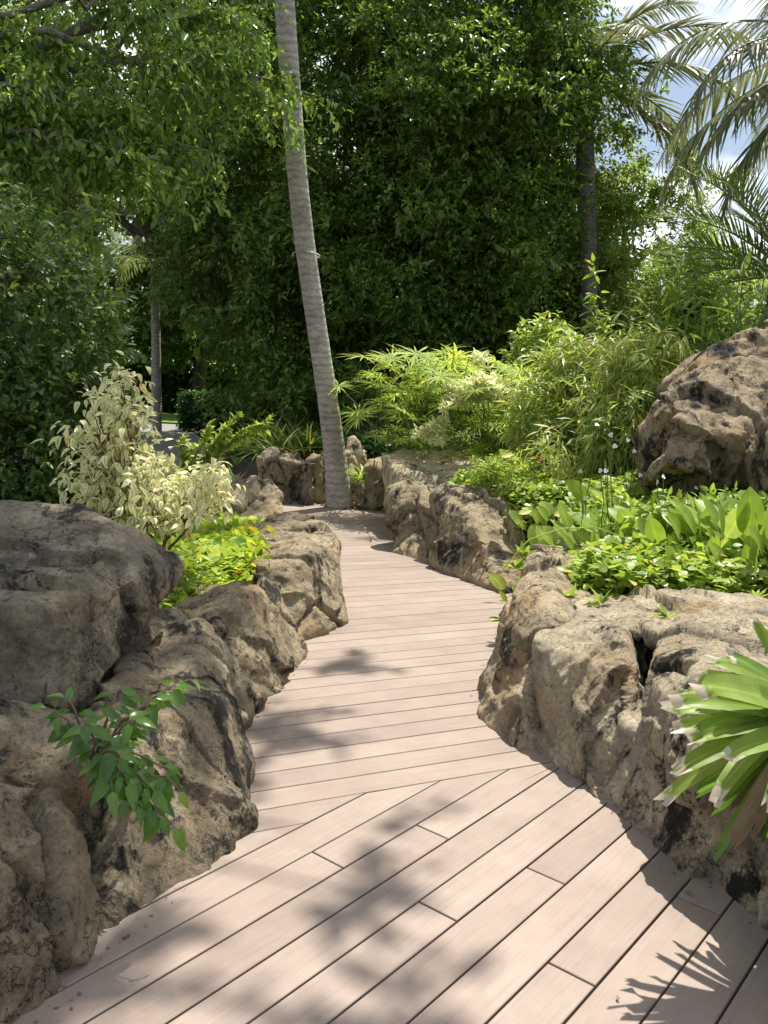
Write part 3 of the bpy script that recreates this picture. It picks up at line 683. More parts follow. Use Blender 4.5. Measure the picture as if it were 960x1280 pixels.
def tree(name, label, base, fork, lobes, n, T, leaf, mat, bark, r0=.16, group=None, extra=None, far=1.0, **kw):
    if far != 1.0:      # set the whole tree farther off, at a size to match
        g = lambda p: (p[0]*far, p[1]*far, (p[2]-H)*far+H)
        lobes = [(g(c), tuple(q*far for q in r)) for c, r in lobes]; base = (base[0]*far, base[1]*far, 0.1); fork = g(fork)
    t = thing(name, label, 'tree', base, group)
    mb = MB()
    mb.tube(limb(base, fork, 8, .03), np.linspace(r0*1.25, r0*.75, 8), 10)
    for c, r in lobes:
        mid = np.array(c)*.65+np.array(fork)*.35
        a = limb(fork, c, 7, .1); mb.tube(a, np.linspace(r0*.6, r0*.15, 7), 7)
        for q in range(5):
            e = np.array(c) + rdir(1)[0]*np.array(r)*.75
            mb.tube(limb(a[rng.integers(3, 7)], e, 6, .12), np.linspace(r0*.2, .012, 6), 5)
    mb.build('trunk', bark, t, True)
    mc = MB(); crown(mc, lobes, n, T, leaf, **kw)
    if extra: extra(mc)
    mc.build('crown', mat, t)
    return t

# big dense trees closing the view
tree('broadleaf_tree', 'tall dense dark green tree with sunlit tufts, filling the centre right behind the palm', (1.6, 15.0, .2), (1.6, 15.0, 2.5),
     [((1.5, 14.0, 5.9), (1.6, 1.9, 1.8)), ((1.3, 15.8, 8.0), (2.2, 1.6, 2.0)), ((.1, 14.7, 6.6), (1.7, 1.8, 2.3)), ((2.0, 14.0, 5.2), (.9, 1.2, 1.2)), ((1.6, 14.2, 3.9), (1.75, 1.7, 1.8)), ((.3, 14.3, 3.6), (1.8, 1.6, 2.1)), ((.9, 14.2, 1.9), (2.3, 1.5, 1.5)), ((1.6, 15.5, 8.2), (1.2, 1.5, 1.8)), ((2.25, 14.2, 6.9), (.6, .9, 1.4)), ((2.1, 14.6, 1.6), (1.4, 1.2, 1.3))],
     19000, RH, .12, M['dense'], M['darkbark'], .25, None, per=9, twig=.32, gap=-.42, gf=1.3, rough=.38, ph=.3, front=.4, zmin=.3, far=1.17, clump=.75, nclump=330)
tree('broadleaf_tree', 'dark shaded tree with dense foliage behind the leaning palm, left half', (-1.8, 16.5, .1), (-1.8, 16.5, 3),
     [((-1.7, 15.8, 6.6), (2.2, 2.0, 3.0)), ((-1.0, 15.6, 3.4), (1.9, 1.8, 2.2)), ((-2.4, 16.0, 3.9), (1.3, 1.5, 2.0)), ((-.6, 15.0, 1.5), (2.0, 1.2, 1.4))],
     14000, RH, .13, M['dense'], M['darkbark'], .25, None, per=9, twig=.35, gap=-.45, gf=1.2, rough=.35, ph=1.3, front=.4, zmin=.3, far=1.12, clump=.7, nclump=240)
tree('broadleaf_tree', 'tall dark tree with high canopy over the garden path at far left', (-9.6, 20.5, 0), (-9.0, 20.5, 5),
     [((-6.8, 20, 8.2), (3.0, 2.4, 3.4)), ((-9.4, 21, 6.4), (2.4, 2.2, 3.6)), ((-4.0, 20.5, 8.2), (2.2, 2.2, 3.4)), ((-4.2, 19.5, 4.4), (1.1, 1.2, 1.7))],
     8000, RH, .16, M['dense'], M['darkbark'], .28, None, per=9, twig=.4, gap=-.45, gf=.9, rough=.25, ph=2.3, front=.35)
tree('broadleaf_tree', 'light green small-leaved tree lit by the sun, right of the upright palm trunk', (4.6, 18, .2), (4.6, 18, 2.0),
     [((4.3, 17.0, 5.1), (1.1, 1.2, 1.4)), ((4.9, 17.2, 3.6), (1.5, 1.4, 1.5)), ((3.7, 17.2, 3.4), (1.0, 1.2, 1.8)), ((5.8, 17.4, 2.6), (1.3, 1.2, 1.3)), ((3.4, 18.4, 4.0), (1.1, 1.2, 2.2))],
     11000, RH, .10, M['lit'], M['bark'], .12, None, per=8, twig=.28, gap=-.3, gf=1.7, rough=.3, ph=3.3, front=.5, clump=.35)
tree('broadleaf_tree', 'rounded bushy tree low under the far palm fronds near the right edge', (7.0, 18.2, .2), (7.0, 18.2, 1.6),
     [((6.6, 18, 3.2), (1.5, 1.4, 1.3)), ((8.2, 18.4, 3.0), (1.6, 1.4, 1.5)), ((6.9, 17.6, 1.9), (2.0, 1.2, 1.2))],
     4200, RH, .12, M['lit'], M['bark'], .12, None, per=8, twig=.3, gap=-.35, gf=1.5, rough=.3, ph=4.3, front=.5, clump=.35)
bg = [(-7.6, 35, 8.5, 2.6, 4.6), (-1.5, 25, 8.5, 3.4, 7.5), (1.9, 25.5, 8.5, 2.3, 7.5), (-14, 52, 5, 8, 7), (-22, 48, 5, 7, 7), (-17, 38, 7, 4.4, 6), (-9.5, 46, 6.5, 4.5, 6.5), (-3.5, 44, 6.5, 4.2, 6.5), (3, 34, 6, 4.2, 6.0), (-13, 31, 7, 3.2, 5), (9, 34, 3.2, 4.0, 3.2), (16, 36, 3.2, 4.4, 3.4)]
lab = ['far tree rising over the lawn straight behind the slim distant palm', 'tree closing the gaps behind the dense dark trees, left one', 'tree closing the gaps behind the dense dark trees, right one', 'dense far tree closing the view behind the cream pavilion', 'dense far tree behind the left side lawn', 'green tree beyond the lawn, farthest left behind the hedge', 'far tree standing over the small cream pavilion', 'far tree seen in gaps right of the cream pavilion', 'far tree hidden behind the dense central tree',
       'high-crowned tree beyond the hedge, over the left path side', 'low far tree on the skyline right of the light green tree', 'low far tree on the skyline at the right edge']
for (x, y, z, r, h), l in zip(bg, lab):
    tree('background_tree', l, (x, y, 0), (x, y, z*.5), [((x, y, z), (r, 2.6, h)), ((x+r*.6, y-.8, z*.6), (r*.6, 2, h*.6)), ((x-r*.6, y-.8, z*.5), (r*.6, 2, h*.5))],
         4200, RHW, .28, M['fartree'], M['darkbark'], .25, 'trees beyond the garden', per=7, twig=.7, gap=-.5, gf=.6, rough=.3, ph=x, front=.2)

# ficus whose branches hang over the left side and over the path in front of the camera
def hang(mc):
    # drooping leafy sprays that end the branch on the right
    pass
FL = [((-3.6, 8.6, 4.6), (1.5, 1.2, 1.2)), ((-2.6, 8.8, 4.9), (1.3, 1.1, .95)), ((-4.2, 8.4, 3.5), (1.1, 1.0, .9)), ((-3.1, 9.0, 3.6), (.75, .8, .8)), ((-5.2, 8.2, 4.6), (1.4, 1.3, 1.5))]
fic = tree('ficus_tree', 'ficus tree with glossy light green leaves on arching branches, top left', (-5.6, 7.6, .2), (-5.4, 7.7, 3.2), FL,
     4300, RH, .08, M['ficus'], M['bark'], .2, None, per=8, twig=.24, gap=-.2, gf=2.0, droop=.7, up=-.1, rough=.3, ph=.9, clump=.42, nclump=120)
# extra boughs reaching over the boardwalk: parts of the same tree
mb = MB(); tw = MB()
boughs = [((-5.3, 7.7, 3.6), P(395, 120, 9.2), .055), ((-5.3, 7.7, 3.9), P(330, 40, 9.0), .06), ((-5.3, 7.7, 3.3), P(160, 140, 8.2), .05), ((-5.4, 7.7, 3.0), P(200, 200, 8.0), .045), ((-5.4, 7.7, 3.0), P(110, 290, 7.6), .04), ((-5.3, 7.6, 3.4), P(265, 190, 8.6), .04)]
def spray_along(mc, path, n, leaf, T, spread=.35, down=.6):
    t = rng.random(n)**.8*(len(path)-1); i = np.minimum(t.astype(int), len(path)-2); fr_ = (t-i)[:, None]
    p = path[i]*(1-fr_)+path[i+1]*fr_
    ax = norm(rng.normal(size=(n, 3))*np.array([1, 1, .5]) + np.array([.3, -.1, -down]))
    for j in range(9):
        s = j/8*spread
        o = p + ax*s + np.array([0, 0, -1])*s*s*1.2
        d = norm(ax*.4 + .8*rng.normal(size=ax.shape) + np.array([0, 0, -.5]))
        mc.leaves(T, o, d, norm(np.array([0, -.2, 1.]) + .5*rng.normal(size=o.shape)), leaf*(.75+.5*rng.random(n)))
for a, b, r in boughs:
    path = limb(a, b, 12, .05, -.10); mb.tube(path, np.linspace(r, .008, 12), 7)
    spray_along(tw, path[3:], 110, .085, OVAL)
    for k in range(7):
        i = rng.integers(4, 11); e = path[i] + np.array([rng.uniform(-.2, .7), rng.uniform(-.5, .5), rng.uniform(-.8, .1)])
        q = limb(path[i], e, 6, .1, -.15); mb.tube(q, np.linspace(.012, .003, 6), 4)
        spray_along(tw, q, 16, .08, OVAL, .25)
# canopy above the path and above the frame: throws the dappled shade
OH = [(.0, 5.4, 5.7, .75, .6), (-.7, 5.6, 5.7, .8, .6), (-.35, 4.6, 5.6, .40, .4), (-1.3, 5.0, 5.6, .8, .6), (-2.4, 4.6, 5.8, 1.0, .8), (.3, 3.9, 5.6, .45, .4),
      (1.15, 5.3, 6.3, .30, .25), (1.42, 4.9, 6.3, .18, .2), (1.52, 4.3, 6.3, .22, .25), (1.45, 3.8, 6.3, .22, .25), (1.0, 4.0, 6.3, .34, .3), (.6, 4.5, 6.2, .28, .3), (1.2, 7.1, 6.4, .16, .12), (.95, 6.1, 6.3, .22, .16), (.45, 6.5, 6.2, .3, .3), (-.1, 8.0, 6.9, .3, .3)]
for x, y, z, r, rz in OH:
    k = 10.0; x, y, z = x+(k-z)*.223, y+(k-z)*.386, k      # the boughs hang high over the path
    q = limb((-5.0, 7.4, 6.5), (x, y, z), 9, .05, -.1); mb.tube(q, np.linspace(.05, .012, 9), 6)
    crown(tw, [((x, y, z), (r, r, rz*.6))], int(330*r*r), RH, .14, per=8, twig=.25, shell=.95, gap=-.3, gf=2.6, droop=.5, rough=.3, ph=x)
mb.tube(limb((-5.4, 7.7, 3.0), (-5.0, 7.4, 6.5), 6, .03), .10, 8)
mb.build('branch', M['bark'], fic, True)
tw.build('hanging_foliage', M['ficus'], fic)

# left hedge
t = thing('hedge_bush', 'big clipped dark green bush with glossy oval leaves at the left edge', 'bush', (-3.4, 6.6, .2))
mb = MB(); crown(mb, [((-3.3, 6.5, 1.9), (1.25, .9, 1.0)), ((-3.15, 6.4, 1.1), (1.22, .9, .9)), ((-4.4, 6.4, 1.7), (1.2, 1.0, 1.3)), ((-3.0, 6.3, .55), (1.1, .8, .6))], 8500, OVAL, .062, per=8, twig=.14, shell=.35, gap=-.8, gf=2.5, droop=0., up=.5, rough=.14, ph=5.)
mb.build('foliage', M['hedge'], t)
mb = MB()
for k in range(9): mb.tube(limb((-3.4+rng.normal()*.15, 6.6, .2), (-3.3+rng.normal()*.6, 6.5+rng.normal()*.3, 1.8+rng.random()*.6), 6, .08), np.linspace(.03, .008, 6), 6)
mb.build('stem', M['darkbark'], t, True)

# ------------------------------------------------------------------ palms
def frond_mesh(mb, base, az, el, L, droop=1.3, nl=46, ll=.55, lw=.035, hang=.5, vee=.3, twist=0., segs=3, start=.14):
    n = 16; s = np.linspace(0, 1, n); e = el - droop*s**1.3
    st = L/(n-1)
    dirs = np.stack([np.cos(e)*math.cos(az), np.cos(e)*math.sin(az), np.sin(e)], -1)
    pts = np.array(base) + np.concatenate([[np.zeros(3)], np.cumsum(dirs[:-1]*st, axis=0)])
    mb.tube(pts, np.linspace(.024, .004, n)*max(.6, L/3), 5)
    side0 = np.array([-math.sin(az), math.cos(az), 0])
    T = T_strip(lw/ll*1.0, .55*hang, segs, .1, lambda t: max(.08, min(1, .6+2*t)*(1-t)**.5 if t > .4 else min(1, .6+2*t)))
    tt = start + (1-start)*np.arange(nl)/(nl-1)
    P0 = np.stack([np.interp(tt, s, pts[:, i]) for i in range(3)], -1)
    D0 = norm(np.stack([np.interp(tt, s, dirs[:, i]) for i in range(3)], -1))
    ln = ll*(np.sin(PI*(.12+.80*tt))**.7)
    for sg in (-1, 1):
        up = np.cross(D0, side0); 
        d = norm(D0*(.55+.5*tt[:, None]) + sg*side0*1.0 + up*(-vee*np.sign(up[:, 2:3])*-1)*1.0 + np.array([0, 0, -hang*.5]) + rng.normal(size=D0.shape)*.07)
        mb.leaves(T, P0, d, norm(np.array([0, 0, 1.])+.25*rng.normal(size=D0.shape)), ln*(.9+.2*rng.random(nl)))

def palm(name, label, path, rad, mat, top, fr, fmat, group=None, sides=14):
    t = thing(name, label, 'palm tree', tuple(path[0]), group)
    path = np.array(path, float)
    # smooth path
    k = np.linspace(0, len(path)-1, 40)
    pp = np.stack([np.interp(k, np.arange(len(path)), path[:, i]) for i in range(3)], -1)
    for _ in range(6): pp[1:-1] = (pp[:-2]+pp[2:]+2*pp[1:-1])/4
    rr = np.interp(k, np.arange(len(rad)), rad) + rng.normal(size=40)*.0012
    mb = MB(); mb.tube(pp, rr, sides); mb.build('trunk', mat, t, True)
    for az, el, L, dr, kw in fr:
        mb = MB(); frond_mesh(mb, top, az, el, L, dr, **kw); mb.build('frond', fmat, t)
    return t
pth = [P(425, 640, 10.9), P(421, 585, 10.88), P(410, 500, 10.8), P(397, 415, 10.7), P(384, 330, 10.6), P(372, 230, 10.45), P(364, 120, 10.3), P(357, 30, 10.15)]
pth[0] = (pth[0][0], pth[0][1], -.08)
top = (-1.75, 9.3, 9.2); pth += [(-1.5, 9.8, 7.6), top]
rad = [.180, .142, .126, .121, .118, .116, .114, .112, .105, .10]
fr = [(a, .5-.35*(i % 3), 3.6, 1.7, dict(nl=44, ll=.7, lw=.05)) for i, a in enumerate(np.arange(15)*2*PI/15+.2)]
lp = palm('coconut_palm', 'leaning grey coconut palm trunk rising from the end of the boardwalk', pth, rad, M['coco'], top, fr, M['frond'])
# cable tie round the trunk
c = np.array(P(386, 318, 10.6)); a_ = np.linspace(0, 2*PI, 33)
mb = MB(); ring = np.stack([c[0]+.133*np.cos(a_), c[1]-.005+.133*np.sin(a_), c[2]+.02*np.cos(a_+2.4)*1.0+.0*a_], -1); mb.tube(ring, .008, 6)
mb.tube([ring[18], ring[18]+np.array([-.05, -.03, -.02]), ring[18]+np.array([-.06, -.05, -.07])], .005, 5)
tag(mb.build('cable_tie', M['wire'], None, True), 'thin white cable tied round the leaning palm trunk', 'cable')
# upright palm behind on the right
tp = P(729, 100, 16.0)
fr = [(-.15, .75, 3.3, 1.5, dict(nl=42, ll=.8, lw=.06)), (-.5, .25, 3.3, 1.45, dict(nl=42, ll=.8, lw=.06)), (.3, .05, 3.1, 1.3, dict(nl=42, ll=.8, lw=.06)), (-.2, -.35, 3.0, 1.0, dict(nl=42, ll=.75, lw=.06)),
      (1.2, .5, 3.3, 1.4, dict(nl=40, ll=.75, lw=.06)), (2.0, .3, 3.3, 1.4, dict(nl=40, ll=.75, lw=.06)), (2.8, .5, 3.3, 1.4, dict(nl=40, ll=.75, lw=.06)), (-1.3, .6, 2.2, 1.4, dict(nl=40, ll=.75, lw=.06)), (-.05, 1.15, 2.3, 1.3, dict(nl=40, ll=.75, lw=.06))]
palm('coconut_palm', 'upright palm with dark grey trunk against the right side of the dense tree', [(P(737, 400, 16.0)[0], 16.0, .0), P(737, 400, 16.0), P(733, 250, 16.0), tp], [.175, .17, .165, .15], M['cocod'], tp, fr, M['frondgrey'])
# palm whose crown enters at the top right
tp = P(1062, 70, 9.8)
fr = []
for az, el, L, dr in [(PI-.1, .55, 2.6, 1.9), (PI+.35, .2, 2.5, 1.6), (PI-.5, -.1, 2.4, 1.3), (PI+.1, -.25, 2.2, 1.1), (PI+.15, 1.0, 2.6, 2.1), (PI-.35, -.6, 2.0, .9), (PI-.9, .3, 2.6, 1.5), (PI+.8, .5, 2.5, 1.6), (0, .5, 2.6, 1.5), (.8, .2, 2.6, 1.5), (-.8, .3, 2.6, 1.5), (1.6, .3, 2.6, 1.5), (-1.5, .4, 2.4, 1.5)]:
    fr.append((az, el, L, dr, dict(nl=48, ll=.55, lw=.035, hang=.9)))
palm('coconut_palm', 'palm crown of drooping grey-green fronds reaching in at the top right corner', [(tp[0]+.3, 9.8, .3), (tp[0]+.2, 9.8, 3), tp], [.18, .15, .13], M['cocod'], tp, fr, M['frondgrey'])
# stiff date palm behind the bank
tp = P(985, 345, 9.3)
fr = []
for i, (az, el, L, dr) in enumerate([(PI, .42, 1.5, .75), (PI-.25, .75, 1.6, .9), (PI+.3, .12, 1.35, .6), (PI-.1, 1.05, 1.7, .9), (PI+.5, .9, 1.6, .8), (PI-.6, .4, 1.5, .8), (PI+.1, -.1, 1.2, .4), (PI/2+.2, .9, 1.6, .8), (0.2, .6, 1.5, .8), (-.8, .6, 1.5, .8), (1., .5, 1.5, .8), (-1.5, .9, 1.4, .8)]):
    fr.append((az, el, L, dr, dict(nl=44, ll=.42, lw=.024, hang=.1, vee=.5)))
palm('date_palm', 'short palm with stiff spiky fronds rising behind the bank at the right edge', [(tp[0]+.1, 9.3, .5), (tp[0], 9.3, 1.6), tp], [.2, .2, .18], M['cocod'], tp, fr, M['date'])
# far palm on the left by the path
bp = at(196, 503, 0); Yf = 24.0; bx = P(196, 503, Yf)
tp = P(193, 330, Yf)
fr = [(az, el, 2.3, dr, dict(nl=34, ll=.55, lw=.06, hang=.8)) for az, el, dr in [(-.2, .5, 2.3), (-1.0, .3, 2.1), (-2.2, .8, 1.6), (.5, .6, 2.3), (PI, .4, 1.9), (PI+.5, .7, 2.2), (1.5, .6, 2), (2.4, .5, 2), (-1.5, 1.0, 2.5)]]
palm('garden_palm', 'slim distant palm with drooping fronds beside the garden path, far left', [(bx[0], Yf, -.05), P(195, 420, Yf), tp], [.15, .12, .11], M['coco'], tp, fr, M['frond'], sides=10)

# ------------------------------------------------------------------ distant things on the left
pv = P(221, 430, 46.0); cx, cy = pv[0], 46.0
t = thing('pavilion', 'small cream garden pavilion under dark trees beyond the garden path', 'pavilion', (cx, cy, 0))
for dx in (-.55, .75):
    for dy in (0, 2.2):
        mb = MB(); mb.box((cx+dx-.2, cy+dy-.2, 0), (cx+dx+.2, cy+dy+.2, 2.9)); mb.build('post', M['plaster'], t)
mb = MB(); mb.box((cx-.85, cy-.3, 2.9), (cx+1.05, cy+2.5, 3.15)); mb.build('beam', M['plaster'], t)
mb = MB(); x0, x1, y0, y1 = cx-1.3, cx+1.5, cy-.7, cy+2.9
mb.add([(x0, y0, 3.15), (x1, y0, 3.15), (x1, y1, 3.15), (x0, y1, 3.15), (cx+.1, cy+1.1, 4.4)], [(0, 1, 4), (1, 2, 4), (2, 3, 4), (3, 0, 4), (0, 2, 1), (0, 3, 2)]); mb.build('roof', M['rooftile'], t)
t = thing('house', 'house with a red tiled roof glimpsed through the leaves right of the dense tree', 'house', (4.9, 27, 0))
mb = MB(); mb.box((4.6, 29, 0), (7, 32, 4.9)); mb.build('wall', M['plaster'], t)
mb = MB(); mb.add([(4.3, 28.6, 4.9), (7.3, 28.6, 4.9), (7.3, 32.4, 4.9), (4.3, 32.4, 4.9), (5.1, 30.5, 7.1), (6.5, 30.5, 7.1)], [(0, 1, 5, 4), (2, 3, 4, 5)]); mb.add([(4.3, 28.6, 4.9), (4.3, 32.4, 4.9), (5.1, 30.5, 7.1), (7.3, 28.6, 4.9), (7.3, 32.4, 4.9), (6.5, 30.5, 7.1)], [(0, 2, 1), (3, 4, 5)]); mb.build('roof', M['roofred'], t)
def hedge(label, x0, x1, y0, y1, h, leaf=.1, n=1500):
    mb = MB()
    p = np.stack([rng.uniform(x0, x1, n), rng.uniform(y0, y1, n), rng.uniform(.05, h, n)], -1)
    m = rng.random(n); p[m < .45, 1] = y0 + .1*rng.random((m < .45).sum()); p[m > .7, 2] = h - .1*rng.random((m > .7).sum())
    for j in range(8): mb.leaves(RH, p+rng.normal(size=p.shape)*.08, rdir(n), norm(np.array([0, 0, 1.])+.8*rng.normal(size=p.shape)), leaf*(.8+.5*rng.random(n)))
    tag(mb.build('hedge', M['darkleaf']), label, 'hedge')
hx = P(224, 540, 25.0)[0]
hedge('low clipped dark hedge block beside the lawn, right of the garden path', hx, hx+3.8, 25.0, 26.2, 1.0, .12, 2200)
hedge('long dark hedge beyond the lawn under the distant palm', -17, -4.2, 36, 37.2, 2.0, .22, 3500)
hedge('shaded dark hedge along the near side of the garden path behind the pale shrub', -9, -6.9, 17.5, 19, 1.5, .11, 2600)

# ------------------------------------------------------------------ shrubs and plants
def stem_shrub(name, label, cat, base, tips, T, leaf, mat, stemmat, dens=16, r=.012, spread=.5, droop=.4, group=None, wsc=1., upbias=0.):
    """each stem arches from the base to its tip and carries leaves along its outer part"""
    t = thing(name, label, cat, base, group)
    ms, ml = MB(), MB()
    for tip in tips:
        q = limb(np.array(base)+rng.normal(size=3)*np.array([.04, .04, 0]), tip, 8, .06, -.08)
        ms.tube(q, np.linspace(r, r*.3, 8), 5)
        n = dens; tt = 2 + (len(q)-3)*np.sqrt(rng.random(n)); i = np.minimum(tt.astype(int), 6); f_ = (tt-i)[:, None]
        o = q[i]*(1-f_)+q[i+1]*f_
        ax = norm(q[-1]-q[3])
        d = norm(ax*.5 + rng.normal(size=o.shape)*spread + np.array([0, 0, upbias-droop*.5]))
        ml.leaves(T, o, d, norm(np.array([0, 0, 1.])+.35*rng.normal(size=o.shape)), leaf*(.7+.6*rng.random(n)), wsc)
    ms.build('stem', stemmat, t, True); ml.build('foliage', mat, t)
    return t

# variegated ficus
base = np.array(P(172, 690, 4.75)); base[2] = .28
regions = [((150, 475), 9, 9, 9), ((132, 498), 18, 8, 9), ((165, 512), 18, 10, 12), ((112, 540), 16, 10, 11), ((150, 552), 30, 18, 26), ((118, 590), 22, 22, 26), ((185, 585), 28, 22, 32), ((215, 605), 34, 16, 34), ((258, 598), 20, 12, 20), ((268, 622), 12, 10, 12), ((185, 635), 48, 14, 38), ((238, 632), 26, 14, 24), ((135, 618), 24, 10, 16)]
vt = thing('variegated_shrub', 'pale cream and green variegated shrub with drooping leaves behind the grey boulder', 'shrub', tuple(base))
ms, ml = MB(), MB()
for (cx_, cy_), rx, ry, k in regions:
    c = np.array(P(cx_, cy_, 4.75)); q = limb(base, c, 8, .05, -.06); ms.tube(q, np.linspace(.013, .004, 8), 5)
    sc = 4.75/1080; n = int(k*2.6)
    o = c + rng.normal(size=(n, 3))*np.array([rx*sc*.55, .17, ry*sc*.55])
    for e in o[::4]: ms.tube(limb(q[5], e, 5, .05), np.linspace(.005, .002, 5), 4)
    for j in range(3):
        oo = o + rng.normal(size=o.shape)*.03
        out = norm(oo - c + np.array([0, -.05, .03]))
        d = norm(out*.7 + rng.normal(size=o.shape)*.55 + np.array([0, -.1, -.30]))
        ml.leaves(OVALD, oo, d, norm(np.array([0, -.3, 1.])+.3*rng.normal(size=o.shape)), .062*(.5+.85*rng.random(n)), .95)
ms.build('stem', M['twigb'], vt, True); ml.build('foliage', M['varieg'], vt)

# sprig of glossy leaves on the left rock
def sprig(label, base, tips, leaf, n, mat=None):
    t = thing('leafy_sprig', label, 'plant', base)
    ms, ml = MB(), MB()
    for tip, k in tips:
        q = limb(base, tip, 9, .05, -.12); ms.tube(q, np.linspace(.006, .002, 9), 5)
        tt = np.linspace(2.2, 8, k); i = np.minimum(tt.astype(int), 7); f_ = (tt-i)[:, None]
        o = q[i]*(1-f_)+q[i+1]*f_; tan = norm(q[i+1]-q[i])
        side = norm(np.cross(tan, np.array([0, -.4, 1.]))); sg = np.where(np.arange(k) % 2 == 0, 1, -1)[:, None]
        d = norm(tan*.6 + side*sg*.9 + np.array([0, -.25, -.45]) + rng.normal(size=o.shape)*.22)
        d[-1] = norm(tan[-1]+np.array([0, -.1, -.3]))
        o2 = o + d*.012
        for a_, b_ in zip(o, o2): ms.tube([a_, (a_+b_)/2, b_], .0012, 3)
        ml.leaves(OVALD, o2, d, norm(np.array([0, -.55, 1.])+.25*rng.normal(size=o.shape)), leaf*(.75+.5*rng.random(k)), 1.0)
    ms.build('stem', M['twigb'], t, True); ml.build('foliage', mat or M['sprig'], t)
b0 = P(118, 955, 2.42)
tips = [(P(62, 885, 2.35), 8), (P(85, 875, 2.4), 8), (P(110, 905, 2.3), 7), (P(215, 858, 2.6), 13), (P(190, 875, 2.5), 13), (P(150, 860, 2.6), 10), (P(235, 850, 2.7), 9), (P(165, 900, 2.4), 10),
        (P(160, 975, 2.22), 13), (P(190, 985, 2.2), 14), (P(222, 985, 2.22), 12), (P(200, 1015, 2.18), 14), (P(170, 1005, 2.18), 13), (P(140, 985, 2.2), 11), (P(150, 945, 2.25), 10), (P(205, 960, 2.28), 11), (P(215, 1030, 2.2), 8)]
sprig('glossy green sprig sprouting from the crack of the dark stained rock, near left', b0, tips, .064, 10)

# foreground strap-leaf plant at the right edge
lb = np.array(P(1010, 898, 2.38))
t = thing('strap_leaf_plant', 'yellow-green strap-leaf plant with ragged bleached tips growing on the rock at the right edge', 'plant', tuple(lb))
ml, md, ms = MB(), MB(), MB()
def tornstrip(L, w, droop, seed):
    r = np.random.default_rng(seed); segs = 9; v = []; uv = []
    for k in range(segs+1):
        t_ = k/segs; ww = w/2*strapw(t_)
        if k == segs: ww *= 1.0
        zz = -droop*t_**1.7
        for c_ in (-1, -.5, 0, .5, 1):
            xx = t_*(1-.3*droop*droop*t_)
            if k == segs: xx += r.uniform(-.10, .03)
            v.append((xx, ww*c_, zz+.35*ww*abs(c_)+(r.uniform(-.008, .008) if k >= segs-1 else 0))); uv.append((t_, (c_+1)/2))
    f = [(k*5+c_, (k+1)*5+c_, (k+1)*5+c_+1, k*5+c_+1) for k in range(segs) for c_ in range(4)]
    return np.array(v), np.array(f), np.array(uv)
def strapw(t_): return min(1, .4+t_*2.2)*(1 if t_ < .6 else 1-.45*(t_-.6)/.4)
tgt = [(838, 905, 2.2), (845, 935, 2.15), (852, 870, 2.3), (875, 985, 2.05), (885, 1000, 2.05), (915, 1010, 2.0), (905, 955, 2.05), (870, 905, 2.1), (935, 775, 2.5), (900, 810, 2.5), (915, 845, 2.2), (870, 840, 2.35), (945, 960, 1.95), (960, 1010, 1.95), (925, 900, 1.95),
       (985, 780, 2.4), (1040, 850, 2.2), (1060, 920, 2.1), (1020, 990, 2.0), (900, 870, 2.2), (890, 930, 2.1), (950, 830, 2.15), (1000, 850, 2.0), (860, 1030, 2.15), (940, 900, 1.9), (880, 870, 2.45), (925, 800, 2.3), (965, 740, 2.5), (1050, 780, 2.5), (1090, 990, 2.2)]
for k, (x_, y_, Y_) in enumerate(tgt):
    e = np.array(P(x_+(20 if x_ < 900 else 14), y_, Y_+.05)); o = lb + rng.normal(size=3)*.02; d = e-o; L = np.linalg.norm(d)*1.05
    dr = .10+.22*rng.random()
    d2 = norm(d/L + np.array([0, 0, dr*1.9]))
    ml.leaves(tornstrip(1, .15, dr*2.0, k), [o], [d2], [norm(np.array([rng.normal()*.3, -.5+rng.normal()*.2, 1.]))], L, .78+.35*rng.random())
ml.build('leaves', M['lily'], t, True)
for k in range(14):
    e = np.array(P(rng.uniform(875, 960), rng.uniform(1000, 1090), 2.25+.2*rng.random())); o = lb+np.array([-.03, 0, -.04]); d = e-o; L = np.linalg.norm(d)
    (md if k % 3 else ms).leaves(tornstrip(1, .10, .15, 100+k), [o], [norm(d+np.array([0, 0, .15*L]))], [norm(np.array([rng.normal()*.4, -1, .5]))], L, .9)
md.build('dead_leaves', M['deadleaf'], t); ms.build('drooping_leaves', M['sprig'], t)

# water garden: sword plants with white flowers
def flower(mb, mc, c, r=.017):
    c = np.array(c); f = norm(np.array([rng.normal()*.35, -1., .45+.3*rng.normal()]))
    a = norm(np.cross(f, [0, 0, 1.])); b = np.cross(f, a); a0 = rng.random()*2
    for k in range(3):
        an = k*2*PI/3+a0; d = a*math.cos(an)+b*math.sin(an)
        mb.leaves(T_strip(1.15, .12, 5, .15, lambda t: max(.12, math.sin(PI*min(1, t**.9*.9+.06))**.5)), [c], [d+f*.2], [f], r*(.9+.2*rng.random()), 1.0)
    n = 14; mc.leaves(RHW, np.tile(c+f*.003, (n, 1)), norm(f+.6*rng.normal(size=(n, 3))), rdir(n), .006)
fl_px = [(490, 378), (540, 376), (555, 377), (505, 445), (567, 287+0), (532, 262), (577, 315), (625, 328), (698, 392), (760, 455), (695, 456), (640, 388), (585, 495), (780, 420), (683, 405), (610, 300)]
fl_px = [(480+a/2, 400+b/2) for a, b in fl_px]
clumps = []
